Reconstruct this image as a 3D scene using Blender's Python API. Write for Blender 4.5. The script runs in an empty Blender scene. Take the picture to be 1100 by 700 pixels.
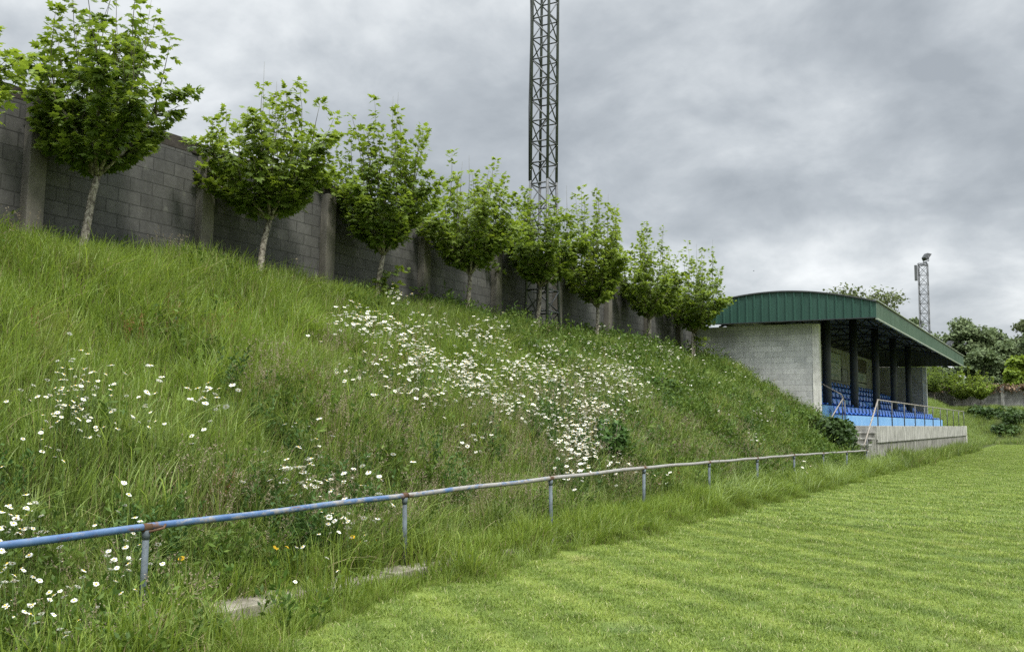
import bpy, bmesh, math, random
import numpy as np
from mathutils import Vector, Matrix
R_ = math.radians
random.seed(11)
rng = np.random.default_rng(11)
scene = bpy.context.scene
COL = scene.collection

# ------------------------------------------------------------------ helpers
def tag(o, label=None, cat=None, group=None, kind=None):
    if label: o['label'] = label
    if cat: o['category'] = cat
    if group: o['group'] = group
    if kind: o['kind'] = kind
    return o

def empty(name, loc, label, cat, group=None, rz=0.0):
    o = bpy.data.objects.new(name, None); COL.objects.link(o)
    o.location = loc; o.rotation_euler = (0, 0, rz); o.empty_display_size = .2
    return tag(o, label, cat, group)

class MB:
    """collects polygons, then links them as ONE mesh object"""
    def __init__(s):
        s.v = []; s.f = []; s.m = []; s.smooth = []; s.t = []
    def face_set(s, verts, faces, mi=0, smooth=False, tint=0.5):
        b = len(s.v)
        s.v += [tuple(p) for p in verts]
        s.t += [tint] * len(verts)
        for f in faces:
            s.f.append([b + i for i in f]); s.m.append(mi); s.smooth.append(smooth)
    def box(s, x0, x1, y0, y1, z0, z1, mi=0, bev=0.0):
        if bev > 0:
            bm = bmesh.new(); bmesh.ops.create_cube(bm, size=1)
            for v in bm.verts:
                v.co = ((x0+x1)/2 + v.co.x*(x1-x0), (y0+y1)/2 + v.co.y*(y1-y0), (z0+z1)/2 + v.co.z*(z1-z0))
            bmesh.ops.bevel(bm, geom=list(bm.edges), offset=bev, segments=2, affect='EDGES', profile=.7)
            bm.verts.index_update()
            s.face_set([v.co[:] for v in bm.verts], [[v.index for v in f.verts] for f in bm.faces], mi)
            bm.free(); return
        v = [(x0,y0,z0),(x1,y0,z0),(x1,y1,z0),(x0,y1,z0),(x0,y0,z1),(x1,y0,z1),(x1,y1,z1),(x0,y1,z1)]
        s.face_set(v, [(0,3,2,1),(4,5,6,7),(0,1,5,4),(1,2,6,5),(2,3,7,6),(3,0,4,7)], mi)
    def tube(s, pts, rad, n=8, mi=0, cap=True, tint=.5):
        pts = [Vector(p) for p in pts]
        if not hasattr(rad, '__len__'): rad = [rad]*len(pts)
        vs = []; fs = []
        up = None
        for i, p in enumerate(pts):
            d = (pts[min(i+1, len(pts)-1)] - pts[max(i-1, 0)])
            d = d.normalized() if d.length > 1e-9 else Vector((0,0,1))
            if up is None:
                up = Vector((0,0,1)) if abs(d.z) < .9 else Vector((1,0,0))
            a = d.cross(up).normalized(); bb = a.cross(d).normalized(); up = bb
            for k in range(n):
                t = 2*math.pi*k/n
                vs.append(p + a*math.cos(t)*rad[i] + bb*math.sin(t)*rad[i])
        for i in range(len(pts)-1):
            for k in range(n):
                k2 = (k+1) % n
                fs.append((i*n+k, i*n+k2, (i+1)*n+k2, (i+1)*n+k))
        if cap:
            fs.append(tuple(range(n-1, -1, -1))); fs.append(tuple((len(pts)-1)*n+k for k in range(n)))
        s.face_set(vs, fs, mi, True, tint)
    def bar(s, p, q, w, mi=0):
        s.tube([p, q], w*.7071, 4, mi)
    def build(s, name, mats, parent=None, tint=False):
        me = bpy.data.meshes.new(name)
        me.from_pydata(s.v, [], s.f)
        if not isinstance(mats, (list, tuple)): mats = [mats]
        for m in mats: me.materials.append(m)
        me.polygons.foreach_set('material_index', s.m)
        me.polygons.foreach_set('use_smooth', s.smooth)
        if tint:
            a = me.attributes.new('tint', 'FLOAT', 'POINT'); a.data.foreach_set('value', s.t)
        me.update()
        o = bpy.data.objects.new(name, me); COL.objects.link(o)
        if parent: o.parent = parent
        return o

def np_mesh(name, V, F, mats, mi=None, tint=None, smooth=False):
    """V (n,3), F (m,k) of one size"""
    me = bpy.data.meshes.new(name)
    n, k = F.shape
    me.vertices.add(len(V)); me.vertices.foreach_set('co', V.astype(np.float32).ravel())
    me.loops.add(n*k); me.loops.foreach_set('vertex_index', F.astype(np.int32).ravel())
    me.polygons.add(n)
    me.polygons.foreach_set('loop_start', (np.arange(n)*k).astype(np.int32))
    if mi is not None: me.polygons.foreach_set('material_index', mi.astype(np.int32))
    me.polygons.foreach_set('use_smooth', np.full(n, smooth))
    for m in mats: me.materials.append(m)
    if tint is not None:
        a = me.attributes.new('tint', 'FLOAT', 'POINT'); a.data.foreach_set('value', tint.astype(np.float32))
    me.update(calc_edges=True); me.validate()
    return me

# ------------------------------------------------------------------ node helpers
class NT:
    def __init__(s, mat):
        mat.use_nodes = True; s.t = mat.node_tree; s.t.nodes.clear()
    def n(s, typ, **kw):
        nd = s.t.nodes.new(typ)
        for k, v in kw.items():
            if k.startswith('_'): setattr(nd, k[1:], v)
        for k, v in kw.items():
            if k.startswith('_'): continue
            key = int(k[1:]) if k[0] == 'i' and k[1:].isdigit() else k.replace('__', ' ')
            s.set(nd.inputs[key], v)
        return nd
    def set(s, sock, v):
        if isinstance(v, bpy.types.NodeSocket): s.t.links.new(v, sock)
        elif isinstance(v, bpy.types.Node): s.t.links.new(v.outputs[0], sock)
        elif isinstance(v, (tuple, list)) and len(v) == 3 and sock.type == 'RGBA': sock.default_value = (*v, 1)
        else: sock.default_value = v
    def math(s, op, a, b=0.0, c=0.0, clamp=False):
        return s.n('ShaderNodeMath', _operation=op, _use_clamp=clamp, i0=a, i1=b, i2=c).outputs[0]
    def noise(s, vec, scale, detail=4, rough=.55, dist=0.0):
        return s.n('ShaderNodeTexNoise', Vector=vec, Scale=scale, Detail=detail, Roughness=rough, Distortion=dist).outputs[0]
    def ramp(s, fac, stops, interp='LINEAR'):
        r = s.n('ShaderNodeValToRGB', Fac=fac); cr = r.color_ramp; cr.interpolation = interp
        while len(cr.elements) < len(stops): cr.elements.new(.5)
        for e, (p, c) in zip(cr.elements, stops):
            e.position = p; e.color = (*c, 1) if hasattr(c, '__len__') else (c, c, c, 1)
        return r.outputs[0]
    def mix(s, fac, a, b, mode='MIX'):
        m = s.n('ShaderNodeMix', _data_type='RGBA', _blend_type=mode)
        s.set(m.inputs[0], fac); s.set(m.inputs[6], a); s.set(m.inputs[7], b)
        return m.outputs[2]
    def mapr(s, v, a, b, c=0.0, d=1.0):
        return s.n('ShaderNodeMapRange', i0=v, i1=a, i2=b, i3=c, i4=d).outputs[0]
    def geo(s): return s.n('ShaderNodeNewGeometry').outputs['Position']
    def obj(s): return s.n('ShaderNodeTexCoord').outputs['Object']
    def vscale(s, v, sc):
        return s.n('ShaderNodeMapping', Vector=v, Scale=sc).outputs[0]
    def bump(s, h, strength=.5, dist=.02):
        return s.n('ShaderNodeBump', Height=h, Strength=strength, Distance=dist).outputs[0]
    def out(s, sh): s.n('ShaderNodeOutputMaterial', Surface=sh)
    def pbr(s, col, rough=.7, normal=None, metal=0.0, spec=.4):
        p = s.n('ShaderNodeBsdfPrincipled')
        s.set(p.inputs['Base Color'], col); s.set(p.inputs['Roughness'], rough)
        s.set(p.inputs['Metallic'], metal); s.set(p.inputs['Specular IOR Level'], spec)
        if normal is not None: s.set(p.inputs['Normal'], normal)
        return p.outputs[0]

def newmat(name): return bpy.data.materials.new(name)

def hsv(nt, c, h=.5, s_=1.0, v=1.0):
    return nt.n('ShaderNodeHueSaturation', Color=c, Hue=h, Saturation=s_, Value=v).outputs[0]

def mat_simple(name, col, rough=.6, metal=0.0, var=.25, scale=3.0, spec=.4, bumpy=0.0):
    m = newmat(name); t = NT(m)
    nz = t.noise(t.geo(), scale, 6, .6)
    c = hsv(t, col, v=t.mapr(nz, .25, .75, 1-var, 1+var))
    t.out(t.pbr(c, rough, t.bump(t.noise(t.geo(), scale*12, 3), bumpy, .01) if bumpy else None, metal, spec))
    return m

def mat_leafy(name, dark, light, big=(.12, .3), trans=.35, spec=.25, extra=None, rough=.5, tintw=1.0):
    """foliage: per-leaf tint attribute + slow patches over the ground"""
    m = newmat(name); t = NT(m)
    at = t.n('ShaderNodeAttribute', _attribute_name='tint').outputs['Fac']
    rnd = t.n('ShaderNodeObjectInfo').outputs['Random']
    f = t.math('ADD', t.math('MULTIPLY', at, .7*tintw), t.math('MULTIPLY', rnd, .3))
    c = t.mix(f, dark, light)
    if extra: c = extra(t, c)
    nz = t.noise(t.geo(), big[0]*8, 3, .55)
    c = hsv(t, c, v=t.mapr(nz, .3, .7, 1-big[1], 1+big[1]))
    p = t.pbr(c, rough, None, 0, spec)
    if trans > 0:
        tr = t.n('ShaderNodeBsdfTranslucent', Color=hsv(t, c, h=.49, s_=1.1, v=1.25)).outputs[0]
        p = t.n('ShaderNodeMixShader', i0=trans, i1=p, i2=tr).outputs[0]
    t.out(p); return m

# ------------------------------------------------------------------ camera, world, sun
H = 1.55
F_PX = 1000.0
def setup_camera():
    a = np.array([603, -108, -1000.]); b = np.array([-550, -93, -1000.])
    a /= np.linalg.norm(a); b /= np.linalg.norm(b)
    Z = np.cross(a, b); Z /= np.linalg.norm(Z)
    if Z[1] < 0: Z = -Z
    X = np.cross(a, Z); X /= np.linalg.norm(X)
    rot = Matrix((X.tolist(), a.tolist(), Z.tolist()))
    cam = bpy.data.cameras.new('camera'); co = bpy.data.objects.new('camera', cam); COL.objects.link(co)
    co.matrix_world = Matrix.Translation((0, 0, H)) @ rot.to_4x4()
    cam.sensor_width = 36; cam.lens = 36*F_PX/1100; cam.clip_end = 2000; cam.clip_start = .05
    scene.camera = co
setup_camera()

SUN_EL, SUN_AZ = 56, 118     # azimuth clockwise from +Y
def setup_world():
    w = bpy.data.worlds.new('World'); scene.world = w; w.use_nodes = True
    t = NT(w)
    gen = t.n('ShaderNodeTexCoord').outputs['Generated']
    sky = t.n('ShaderNodeTexSky', _sky_type='NISHITA', _sun_disc=False, _sun_elevation=R_(SUN_EL), _sun_rotation=R_(SUN_AZ), _dust_density=3.0)
    sx = t.n('ShaderNodeSeparateXYZ', Vector=gen)
    z = t.math('MAXIMUM', sx.outputs[2], 0.0)
    zz = t.math('ADD', z, .42)
    px = t.math('DIVIDE', sx.outputs[0], zz); py = t.math('DIVIDE', sx.outputs[1], zz)
    pv = t.n('ShaderNodeCombineXYZ', X=px, Y=py, Z=2.0).outputs[0]
    n1 = t.noise(pv, CL1, 7, .52, .12)
    n2 = t.noise(t.vscale(pv, (1, 1.0, 1)), CL2, 9, .56, .2)
    f = t.math('ADD', t.math('MULTIPLY', n1, .62), t.math('MULTIPLY', n2, .38))
    c = t.ramp(f, [(.36, (.30, .328, .355)), (.43, (.375, .405, .432)), (.49, (.475, .505, .528)), (.55, (.61, .637, .652)), (.64, (.80, .82, .825))])
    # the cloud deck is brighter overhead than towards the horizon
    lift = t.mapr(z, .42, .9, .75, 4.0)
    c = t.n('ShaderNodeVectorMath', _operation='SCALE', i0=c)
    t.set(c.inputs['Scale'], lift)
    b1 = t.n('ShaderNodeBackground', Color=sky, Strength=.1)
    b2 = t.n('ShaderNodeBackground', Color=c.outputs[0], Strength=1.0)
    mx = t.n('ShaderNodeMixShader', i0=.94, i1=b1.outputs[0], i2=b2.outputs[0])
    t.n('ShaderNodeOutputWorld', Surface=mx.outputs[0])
CL1, CL2 = 1.75, 5.0
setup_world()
sun = bpy.data.lights.new('sun', 'SUN'); sun.energy = 2.3; sun.angle = R_(10); sun.color = (1, .96, .88)
so = bpy.data.objects.new('sun', sun); COL.objects.link(so)
az = R_(SUN_AZ)
d = Vector((math.sin(az)*math.cos(R_(SUN_EL)), math.cos(az)*math.cos(R_(SUN_EL)), math.sin(R_(SUN_EL))))
so.rotation_euler = d.to_track_quat('Z', 'Y').to_euler(); so.location = (10, -10, 30)
vs = scene.view_settings
vs.view_transform = 'Standard'; vs.look = 'None'; vs.exposure = 0.85; vs.gamma = 1.0; vs.use_curve_mapping = False
cy = scene.cycles
cy.max_bounces = 8; cy.diffuse_bounces = 3; cy.glossy_bounces = 2; cy.transmission_bounces = 4; cy.transparent_max_bounces = 4
cy.use_denoising = False

# ------------------------------------------------------------------ terrain
PX = [-12.3, -10.8, -7.7, -6.4, -5.9, -5.3]; PZ = [3.75, 3.4, 1.45, .35, .08, 0.0]
Y_STAND0, Y_STAND1 = 34.45, 63.0
def lump(x, y):
    return (.05*np.sin(x*2.1+y*.7)+.045*np.sin(y*1.9-x*1.3+1)+.03*np.sin(x*4.3+2*y))
def bank(x, y):
    x = np.asarray(x, float); y = np.asarray(y, float)
    z = np.interp(x, PX, PZ)
    k = np.clip((-5.9-x)/.8, 0, 1)*np.clip((x+12.6)/.6, 0, 1)
    z = z + lump(x, y)*k
    ins = (y > Y_STAND0) & (y < Y_STAND1) & (x < -6.6)
    z = np.where(ins, np.minimum(z, .5), z)
    # stand terrace front and stair foot
    ins2 = (y > 31.0) & (y < 65.6) & (x < -5.85) & (x >= -7.1)
    z = np.where(ins2, np.minimum(z, .3), z)
    # the bank swings round in front of the far wall
    e = np.clip((y-86.5)/10, 0, 1)
    ez = 3.0*e*e*(3-2*e)
    z = np.maximum(z, np.where(y > 86.5, ez, 0))
    return z

# ------------------------------------------------------------------ materials of the setting
def grass_patch(t, c):
    return c

def mat_pitch():
    m = newmat('mown grass'); t = NT(m); p = t.geo()
    c = pitch_colour(t, p)
    fine = t.noise(p, 60, 4, .7)
    c = hsv(t, c, v=t.mapr(fine, .3, .7, .45, 1.1))
    t.out(t.pbr(c, .8, t.bump(fine, .6, .03), 0, .2)); return m

def pitch_colour(t, p):
    """mown stripes run diagonally, with worn and clovery patches"""
    rot = t.n('ShaderNodeMapping', Vector=p, Rotation=(0, 0, R_(36))).outputs[0]
    wv = t.n('ShaderNodeTexWave', _wave_type='BANDS', _bands_direction='Y', Vector=rot, Scale=.30, Distortion=2.2, Detail=2, i4=.8).outputs['Fac']
    wv2 = t.n('ShaderNodeTexWave', _wave_type='BANDS', _bands_direction='Y', Vector=rot, Scale=.55, Distortion=1.0, Detail=3, i4=1.2).outputs['Fac']
    big = t.noise(p, .28, 4, .6); mid = t.noise(p, 1.7, 5, .65); sm = t.noise(p, 9, 3, .6)
    f = t.math('ADD', t.math('MULTIPLY', wv, .12), t.math('MULTIPLY', wv2, .18))
    f = t.math('ADD', f, t.math('MULTIPLY', mid, .56)); f = t.math('ADD', f, t.math('MULTIPLY', big, .35))
    c = t.ramp(f, [(.34, (.076, .116, .018)), (.56, (.118, .170, .026)), (.76, (.165, .218, .038)), (.96, (.25, .27, .08))])
    dry = t.mapr(t.noise(p, .9, 5, .7), .60, .72, 0, .45)
    c = t.mix(dry, c, (.20, .185, .075))
    clov = t.mapr(t.noise(p, .55, 3, .6), .62, .70, 0, .5)
    return t.mix(clov, c, (.055, .10, .035))

M = {}
M['pitch'] = mat_pitch()
def mat_soil():
    m = newmat('bank soil'); t = NT(m); p = t.geo()
    c = t.ramp(t.noise(p, 3, 6, .7), [(.3, (.028, .038, .012)), (.6, (.05, .065, .018)), (.8, (.075, .07, .03))])
    t.out(t.pbr(c, .95, t.bump(t.noise(p, 25, 4), .8, .04), 0, .1)); return m
M['soil'] = mat_soil()

def mat_blocks(name, cols, mortar, sw, rough=.9, stain=.5, msize=.010, bs=.5, base=(.4, .207), off=(0, 0, 0)):
    """concrete blocks; sw = 'YZ' or 'XZ' face"""
    m = newmat(name); t = NT(m); p = t.geo()
    s = t.n('ShaderNodeSeparateXYZ', Vector=p)
    u = s.outputs[1] if sw == 'YZ' else s.outputs[0]
    wob = t.math('MULTIPLY', t.math('SUBTRACT', t.noise(p, 1.3, 2), .5), .02)
    v = t.n('ShaderNodeCombineXYZ', X=t.math('ADD', u, off[0]), Y=t.math('ADD', t.math('ADD', s.outputs[2], off[1]), wob), Z=0.0).outputs[0]
    b = t.n('ShaderNodeTexBrick', Vector=v, Scale=1.0, Color1=cols[0], Color2=cols[1], Mortar=mortar)
    b.inputs['Mortar Size'].default_value = msize; b.inputs['Mortar Smooth'].default_value = .3
    b.inputs['Brick Width'].default_value = base[0]; b.inputs['Row Height'].default_value = base[1]; b.inputs['Bias'].default_value = 0
    c = b.outputs['Color']
    big = t.noise(p, .8, 5, .65); fine = t.noise(p, 14, 5, .7)
    streak = t.noise(t.vscale(p, (2.5, 2.5, .35)), 1.4, 5, .65)
    c = hsv(t, c, v=t.mapr(big, .3, .72, 1-stain, 1+stain*.8))
    c = hsv(t, c, v=t.mapr(streak, .3, .7, 1-stain*.6, 1+stain*.5))
    c = hsv(t, c, v=t.mapr(fine, .25, .75, .8, 1.2))
    lich = t.mapr(t.noise(p, 2.2, 6, .75), .62, .72, 0, .5)
    c = t.mix(lich, c, (.16, .165, .14))
    h = t.math('ADD', t.math('MULTIPLY', b.outputs['Fac'], -1.0), t.math('MULTIPLY', fine, .35))
    t.out(t.pbr(c, rough, t.bump(h, bs, .015), 0, .2)); return m
M['wall_blocks'] = mat_blocks('weathered grey blocks', ((.066, .066, .064), (.088, .087, .084)), (.05, .05, .048), 'YZ', stain=.28, msize=.011, bs=.5)
M['wall_blocks_far'] = mat_blocks('far grey blocks', ((.20, .195, .185), (.27, .265, .25)), (.15, .15, .145), 'XZ')
M['stand_blocks'] = mat_blocks('painted pale blocks', ((.38, .385, .385), (.50, .50, .495)), (.35, .35, .345), 'XZ', stain=.22, bs=.35, base=(.42, .207))
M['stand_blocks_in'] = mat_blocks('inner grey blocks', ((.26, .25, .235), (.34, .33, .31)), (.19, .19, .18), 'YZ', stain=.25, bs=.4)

def mat_conc(name, lo, hi, streaks=.5, scale=2.0):
    m = newmat(name); t = NT(m); p = t.geo()
    a = t.noise(p, scale, 6, .68); st = t.noise(t.vscale(p, (3, 3, .5)), 1.6, 5, .7); fn = t.noise(p, 40, 3, .7)
    c = t.mix(t.mapr(a, .3, .7), lo, hi)
    c = hsv(t, c, v=t.mapr(st, .3, .7, 1-streaks*.6, 1+streaks*.4))
    c = hsv(t, c, v=t.mapr(fn, .3, .7, .85, 1.15))
    t.out(t.pbr(c, .9, t.bump(t.math('ADD', a, t.math('MULTIPLY', fn, .4)), .35, .015), 0, .2)); return m
M['post_conc'] = mat_conc('post concrete', (.085, .08, .07), (.155, .145, .125))
M['conc'] = mat_conc('terrace concrete', (.20, .197, .18), (.44, .43, .405), .8)
M['conc_dark'] = mat_conc('stained terrace concrete', (.12, .118, .10), (.33, .32, .295), 1.0)
M['kerb'] = mat_conc('kerb concrete', (.12, .108, .08), (.29, .27, .22), .8, 6)
M['white_post'] = mat_conc('whitewashed concrete', (.45, .44, .41), (.66, .65, .62), .5, 3)
M['steel_dark'] = mat_simple('dark painted steel', (.028, .032, .036), .55, 0, .3)
M['steel_black'] = mat_simple('black truss steel', (.02, .022, .024), .7, 0, .2)
M['under_roof'] = mat_simple('underside roof sheet', (.05, .055, .055), .6, 0, .2)
M['roof_top'] = mat_simple('roof sheet', (.03, .04, .038), .6)
M['galv'] = mat_simple('weathered galvanised steel', (.10, .105, .11), .5, .35, .35, 5)
M['galv_light'] = mat_simple('pale worn pipe', (.235, .212, .185), .6, .1, .4, 9)
M['seat'] = mat_simple('blue plastic seat', (.07, .21, .68), .38, 0, .12, 3, .5)
M['seat_pale'] = mat_simple('sun bleached blue plastic', (.075, .17, .47), .45, 0, .15, 3, .5)
def mat_bluewall():
    m = newmat('pale blue paint'); t = NT(m); p = t.geo()
    c = t.mix(t.mapr(t.noise(p, 1.5, 5, .65), .3, .7), (.12, .29, .55), (.20, .39, .63))
    c = t.mix(t.mapr(t.noise(t.vscale(p, (3, 3, .4)), 2.5, 5, .7), .58, .72, 0, .6), c, (.32, .42, .50))
    t.out(t.pbr(c, .75, None, 0, .3)); return m
M['bluewall'] = mat_bluewall()
def mat_green(name, c0, c1):
    m = newmat(name); t = NT(m); p = t.geo()
    c = t.mix(t.mapr(t.noise(t.vscale(p, (1.2, 1.2, .5)), 1.6, 6, .65), .3, .7), c0, c1)
    c = hsv(t, c, v=t.mapr(t.noise(t.vscale(p, (6, 6, .6)), 2, 4, .7), .3, .7, .85, 1.12))
    spots = t.mapr(t.noise(p, 5, 3, .5), .76, .79, 0, .6)
    c = t.mix(spots, c, (.45, .5, .47))
    t.out(t.pbr(c, .5, None, 0, .4)); return m
M['green_end'] = mat_green('green metal sheet', (.018, .058, .044), (.024, .070, .053))
M['green_front'] = mat_green('lit tone green metal sheet', (.042, .078, .052), (.068, .108, .076))  # front sheets coloured paler than the ends for the sunlight they catch
M['trim'] = mat_simple('pale edge trim', (.25, .28, .22), .5)
def mat_pipe():
    m = newmat('worn blue pipe paint'); t = NT(m); p = t.geo()
    s = t.n('ShaderNodeSeparateXYZ', Vector=p)
    base = t.mix(t.mapr(t.noise(p, 6, 4, .6), .35, .65), (.032, .080, .19), (.075, .132, .235))
    grey = t.mix(t.noise(p, 11, 5, .7), (.12, .12, .125), (.30, .285, .26))
    far = t.mapr(s.outputs[1], 3.5, 12.0, -.10, .15)
    far2 = t.mapr(s.outputs[1], 12.0, 22.0, 0, .25)
    far = t.math('ADD', far, far2)
    wear = t.math('ADD', t.noise(t.vscale(p, (3, 1.1, 3)), 3.4, 8, .78), far)
    c = t.mix(t.mapr(wear, .47, .56), base, grey)
    # rust gathers in patches and round each welded joint (every 3.02 m)
    j = t.math('ABSOLUTE', t.math('SUBTRACT', t.math('FRACT', t.math('ADD', t.math('DIVIDE', t.math('SUBTRACT', s.outputs[1], 4.47), 3.02), .5)), .5))
    jr = t.mapr(j, .015, .05, .13, 0)
    rn = t.math('ADD', t.noise(t.vscale(p, (4, 1.6, 4)), 5, 5, .75), jr)
    c = t.mix(t.mapr(rn, .56, .68, 0, .9), c, t.mix(t.noise(p, 30, 3), (.06, .035, .02), (.17, .085, .04)))
    t.out(t.pbr(c, .5, t.bump(t.noise(p, 50, 4), .3, .004), 0, .4)); return m
M['pipe'] = mat_pipe()
M['pipe_post'] = mat_simple('grey blue post paint', (.085, .105, .12), .65, 0, .5, 7, .3, .3)
M['rust'] = mat_simple('rusty steel', (.085, .05, .03), .9, 0, .5, 12, .2, .4)
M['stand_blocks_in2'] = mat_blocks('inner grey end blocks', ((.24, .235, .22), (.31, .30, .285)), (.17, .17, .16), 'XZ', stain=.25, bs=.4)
M['creeper'] = mat_leafy('dry creeper leaf', (.08, .055, .035), (.20, .14, .09), (.2, .2), .1, .1)
M['board'] = mat_conc('faded sign board', (.28, .30, .27), (.48, .49, .44), .3, 1.2)
M['board_grey'] = mat_conc('grey sign board', (.22, .22, .23), (.33, .33, .34), .3, 1.2)
M['board_dark'] = mat_conc('dark faded sign board', (.07, .06, .05), (.13, .11, .09), .3, 1.2)
M['lamp_glass'] = mat_simple('lamp glass', (.5, .52, .53), .2, 0, .1)
def mat_bark():
    m = newmat('mottled plane bark'); t = NT(m); p = t.geo()
    v = t.vscale(p, (1, 1, .8))
    a = t.noise(v, 22, 4, .6, .6); b = t.noise(v, 9, 3, .6)
    c = t.ramp(a, [(.36, (.06, .052, .042)), (.47, (.16, .142, .115)), (.60, (.31, .285, .24))], 'EASE')
    c = hsv(t, c, v=t.mapr(b, .3, .7, .75, 1.2))
    t.out(t.pbr(c, .85, t.bump(a, .5, .01), 0, .2)); return m
M['bark'] = mat_bark()
M['twig'] = mat_simple('green brown twig', (.075, .07, .04), .8)
M['bark_far'] = mat_simple('grey bark', (.08, .07, .055), .9)

# foliage
M['leaf_plane'] = mat_leafy('plane leaf', (.056, .102, .018), (.235, .31, .052), (.1, .12), .44, .22)
M['leaf_plane_pale'] = mat_leafy('young plane leaf', (.085, .13, .022), (.23, .29, .05), (.1, .1), .42, .3)
M['leaf_far'] = mat_leafy('far broad leaf', (.070, .102, .048), (.145, .185, .085), (.04, .25), .2, .1)  # leaf colour lightened to stand in for haze over the distance
M['leaf_far_olive'] = mat_leafy('far olive leaf', (.065, .085, .038), (.13, .155, .068), (.04, .2), .2, .05)
M['leaf_far_light'] = mat_leafy('far light leaf', (.085, .14, .022), (.20, .27, .04), (.05, .2), .35, .15)
M['leaf_bush'] = mat_leafy('bush leaf', (.022, .046, .013), (.065, .11, .028), (.15, .25), .25, .18)
def bank_extra(t, c):
    p = t.geo(); s = t.n('ShaderNodeSeparateXYZ', Vector=p)
    # lush yellow-green grass high on the near end of the bank, greyer and duller along its foot and its far end
    u = t.math('ADD', t.mapr(s.outputs[0], -6.9, -9.0, 0, .6), t.mapr(s.outputs[1], 18, 10, 0, .55))
    u = t.math('ADD', u, t.math('MULTIPLY', t.math('SUBTRACT', t.noise(p, .5, 4, .6), .5), 1.3))
    lush = t.mapr(u, .45, 1.05)
    c2 = t.mix(.5, c, t.mix(t.noise(p, .8, 3), (.115, .195, .024), (.255, .345, .055)))
    c = t.mix(lush, c, c2)
    rd = t.mapr(t.noise(p, 1.1, 4, .6), .60, .70, 0, .28)
    return t.mix(rd, c, (.16, .14, .06))
M['blade'] = mat_leafy('meadow grass blade', (.050, .094, .018), (.27, .35, .09), (.09, .2), .38, .4, bank_extra)
M['blade_toe'] = mat_leafy('verge grass blade', (.06, .115, .014), (.24, .31, .065), (.2, .2), .36, .2)
M['straw'] = mat_leafy('dry straw', (.19, .16, .075), (.36, .31, .17), (.2, .2), .2, .15)
M['seedhead'] = mat_leafy('grass seed head', (.15, .12, .085), (.30, .26, .175), (.2, .2), .25, .15)
M['sorrel'] = mat_leafy('sorrel seed', (.13, .05, .025), (.22, .10, .045), (.2, .2), .2, .15)
M['weed'] = mat_leafy('broad weed leaf', (.036, .076, .015), (.12, .175, .034), (.35, .32), .3, .12)
M['weed_dark'] = mat_leafy('nettle leaf', (.032, .072, .020), (.085, .145, .038), (.2, .25), .28, .12)
def pitch_blade():
    m = newmat('mown grass blade'); t = NT(m); p = t.geo()
    at = t.n('ShaderNodeAttribute', _attribute_name='tint').outputs['Fac']
    c = pitch_colour(t, p)
    c = hsv(t, c, h=t.mapr(at, 0, 1, .515, .485), v=t.mapr(at, 0, 1, .85, 1.6))
    c = t.mix(t.mapr(at, .94, .95, 0, .8), c, (.45, .42, .24))
    sh = t.pbr(c, .55, None, 0, .25)
    tr = t.n('ShaderNodeBsdfTranslucent', Color=c).outputs[0]
    t.out(t.n('ShaderNodeMixShader', i0=.3, i1=sh, i2=tr).outputs[0]); return m
M['pitch_blade'] = pitch_blade()
def mat_flower(name, c, tr=.25):
    m = newmat(name); t = NT(m)
    cc = hsv(t, c, v=t.mapr(t.n('ShaderNodeObjectInfo').outputs['Random'], 0, 1, .82, 1.05))
    sh = t.pbr(cc, .6, None, 0, .2); tr_ = t.n('ShaderNodeBsdfTranslucent', Color=cc).outputs[0]
    t.out(t.n('ShaderNodeMixShader', i0=tr, i1=sh, i2=tr_).outputs[0]); return m
M['petal'] = mat_flower('white petal', (.80, .80, .74))
M['yolk'] = mat_flower('yellow disc floret', (.62, .40, .03), .05)
M['yellow_petal'] = mat_flower('yellow petal', (.75, .48, .02))
M['stem'] = mat_leafy('flower stem', (.05, .09, .02), (.10, .15, .03), (.2, .2), .2, .2)
# ------------------------------------------------------------------ ground
def sheet(name, xs, ys, zf, mat, kind='structure', smooth=True):
    X, Y = np.meshgrid(xs, ys, indexing='xy')
    Z = zf(X, Y)
    V = np.stack([X, Y, Z], -1).reshape(-1, 3)
    nx = len(xs); ny = len(ys)
    i = np.arange((ny-1)*nx).reshape(ny-1, nx)[:, :-1].ravel()
    F = np.stack([i, i+1, i+nx+1, i+nx], 1)
    o = bpy.data.objects.new(name, np_mesh(name, V, F, [mat], smooth=smooth)); COL.objects.link(o)
    o['kind'] = kind
    return o
sheet('pitch', np.array([-600., -5.0, 600.]), np.array([-300., 0, 1200.]), lambda X, Y: X*0, M['pitch'])
xs = np.concatenate([np.arange(-12.9, -5.2, .11)])
ys = np.concatenate([np.arange(-8, Y_STAND0-.02, .13), [Y_STAND0-.01, Y_STAND0+.01], np.arange(Y_STAND0+.4, Y_STAND1-.1, .4), [Y_STAND1-.01, Y_STAND1+.01], np.arange(Y_STAND1+.3, 101, .4)])
sheet('grass_bank_ground', xs, ys, lambda X, Y: bank(X, Y)+.004-np.where(X > -5.4, .03, 0), M['soil'])
sheet('end_bank_ground', np.arange(-5.35, 30, .8), np.arange(86.5, 101, .4), lambda X, Y: bank(np.full_like(X, -5.3), Y)-.02, M['soil'])
sheet('outer_field_ground', np.array([-90., -12.62]), np.array([-10., 101.]), lambda X, Y: X*0+3.2, M['soil'])

# kerb strip under the rail
mb = MB()
y = 1.0
while y < 31:
    L = 1.5
    dx = random.uniform(-.02, .02); dz = random.uniform(-.015, .015)
    mb.box(-5.82+dx, -5.44+dx, y+.006, y+L-.006, -.1, .105+dz, 0, .015)
    y += L
tag(mb.build('kerb', M['kerb']), kind='structure')

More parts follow.
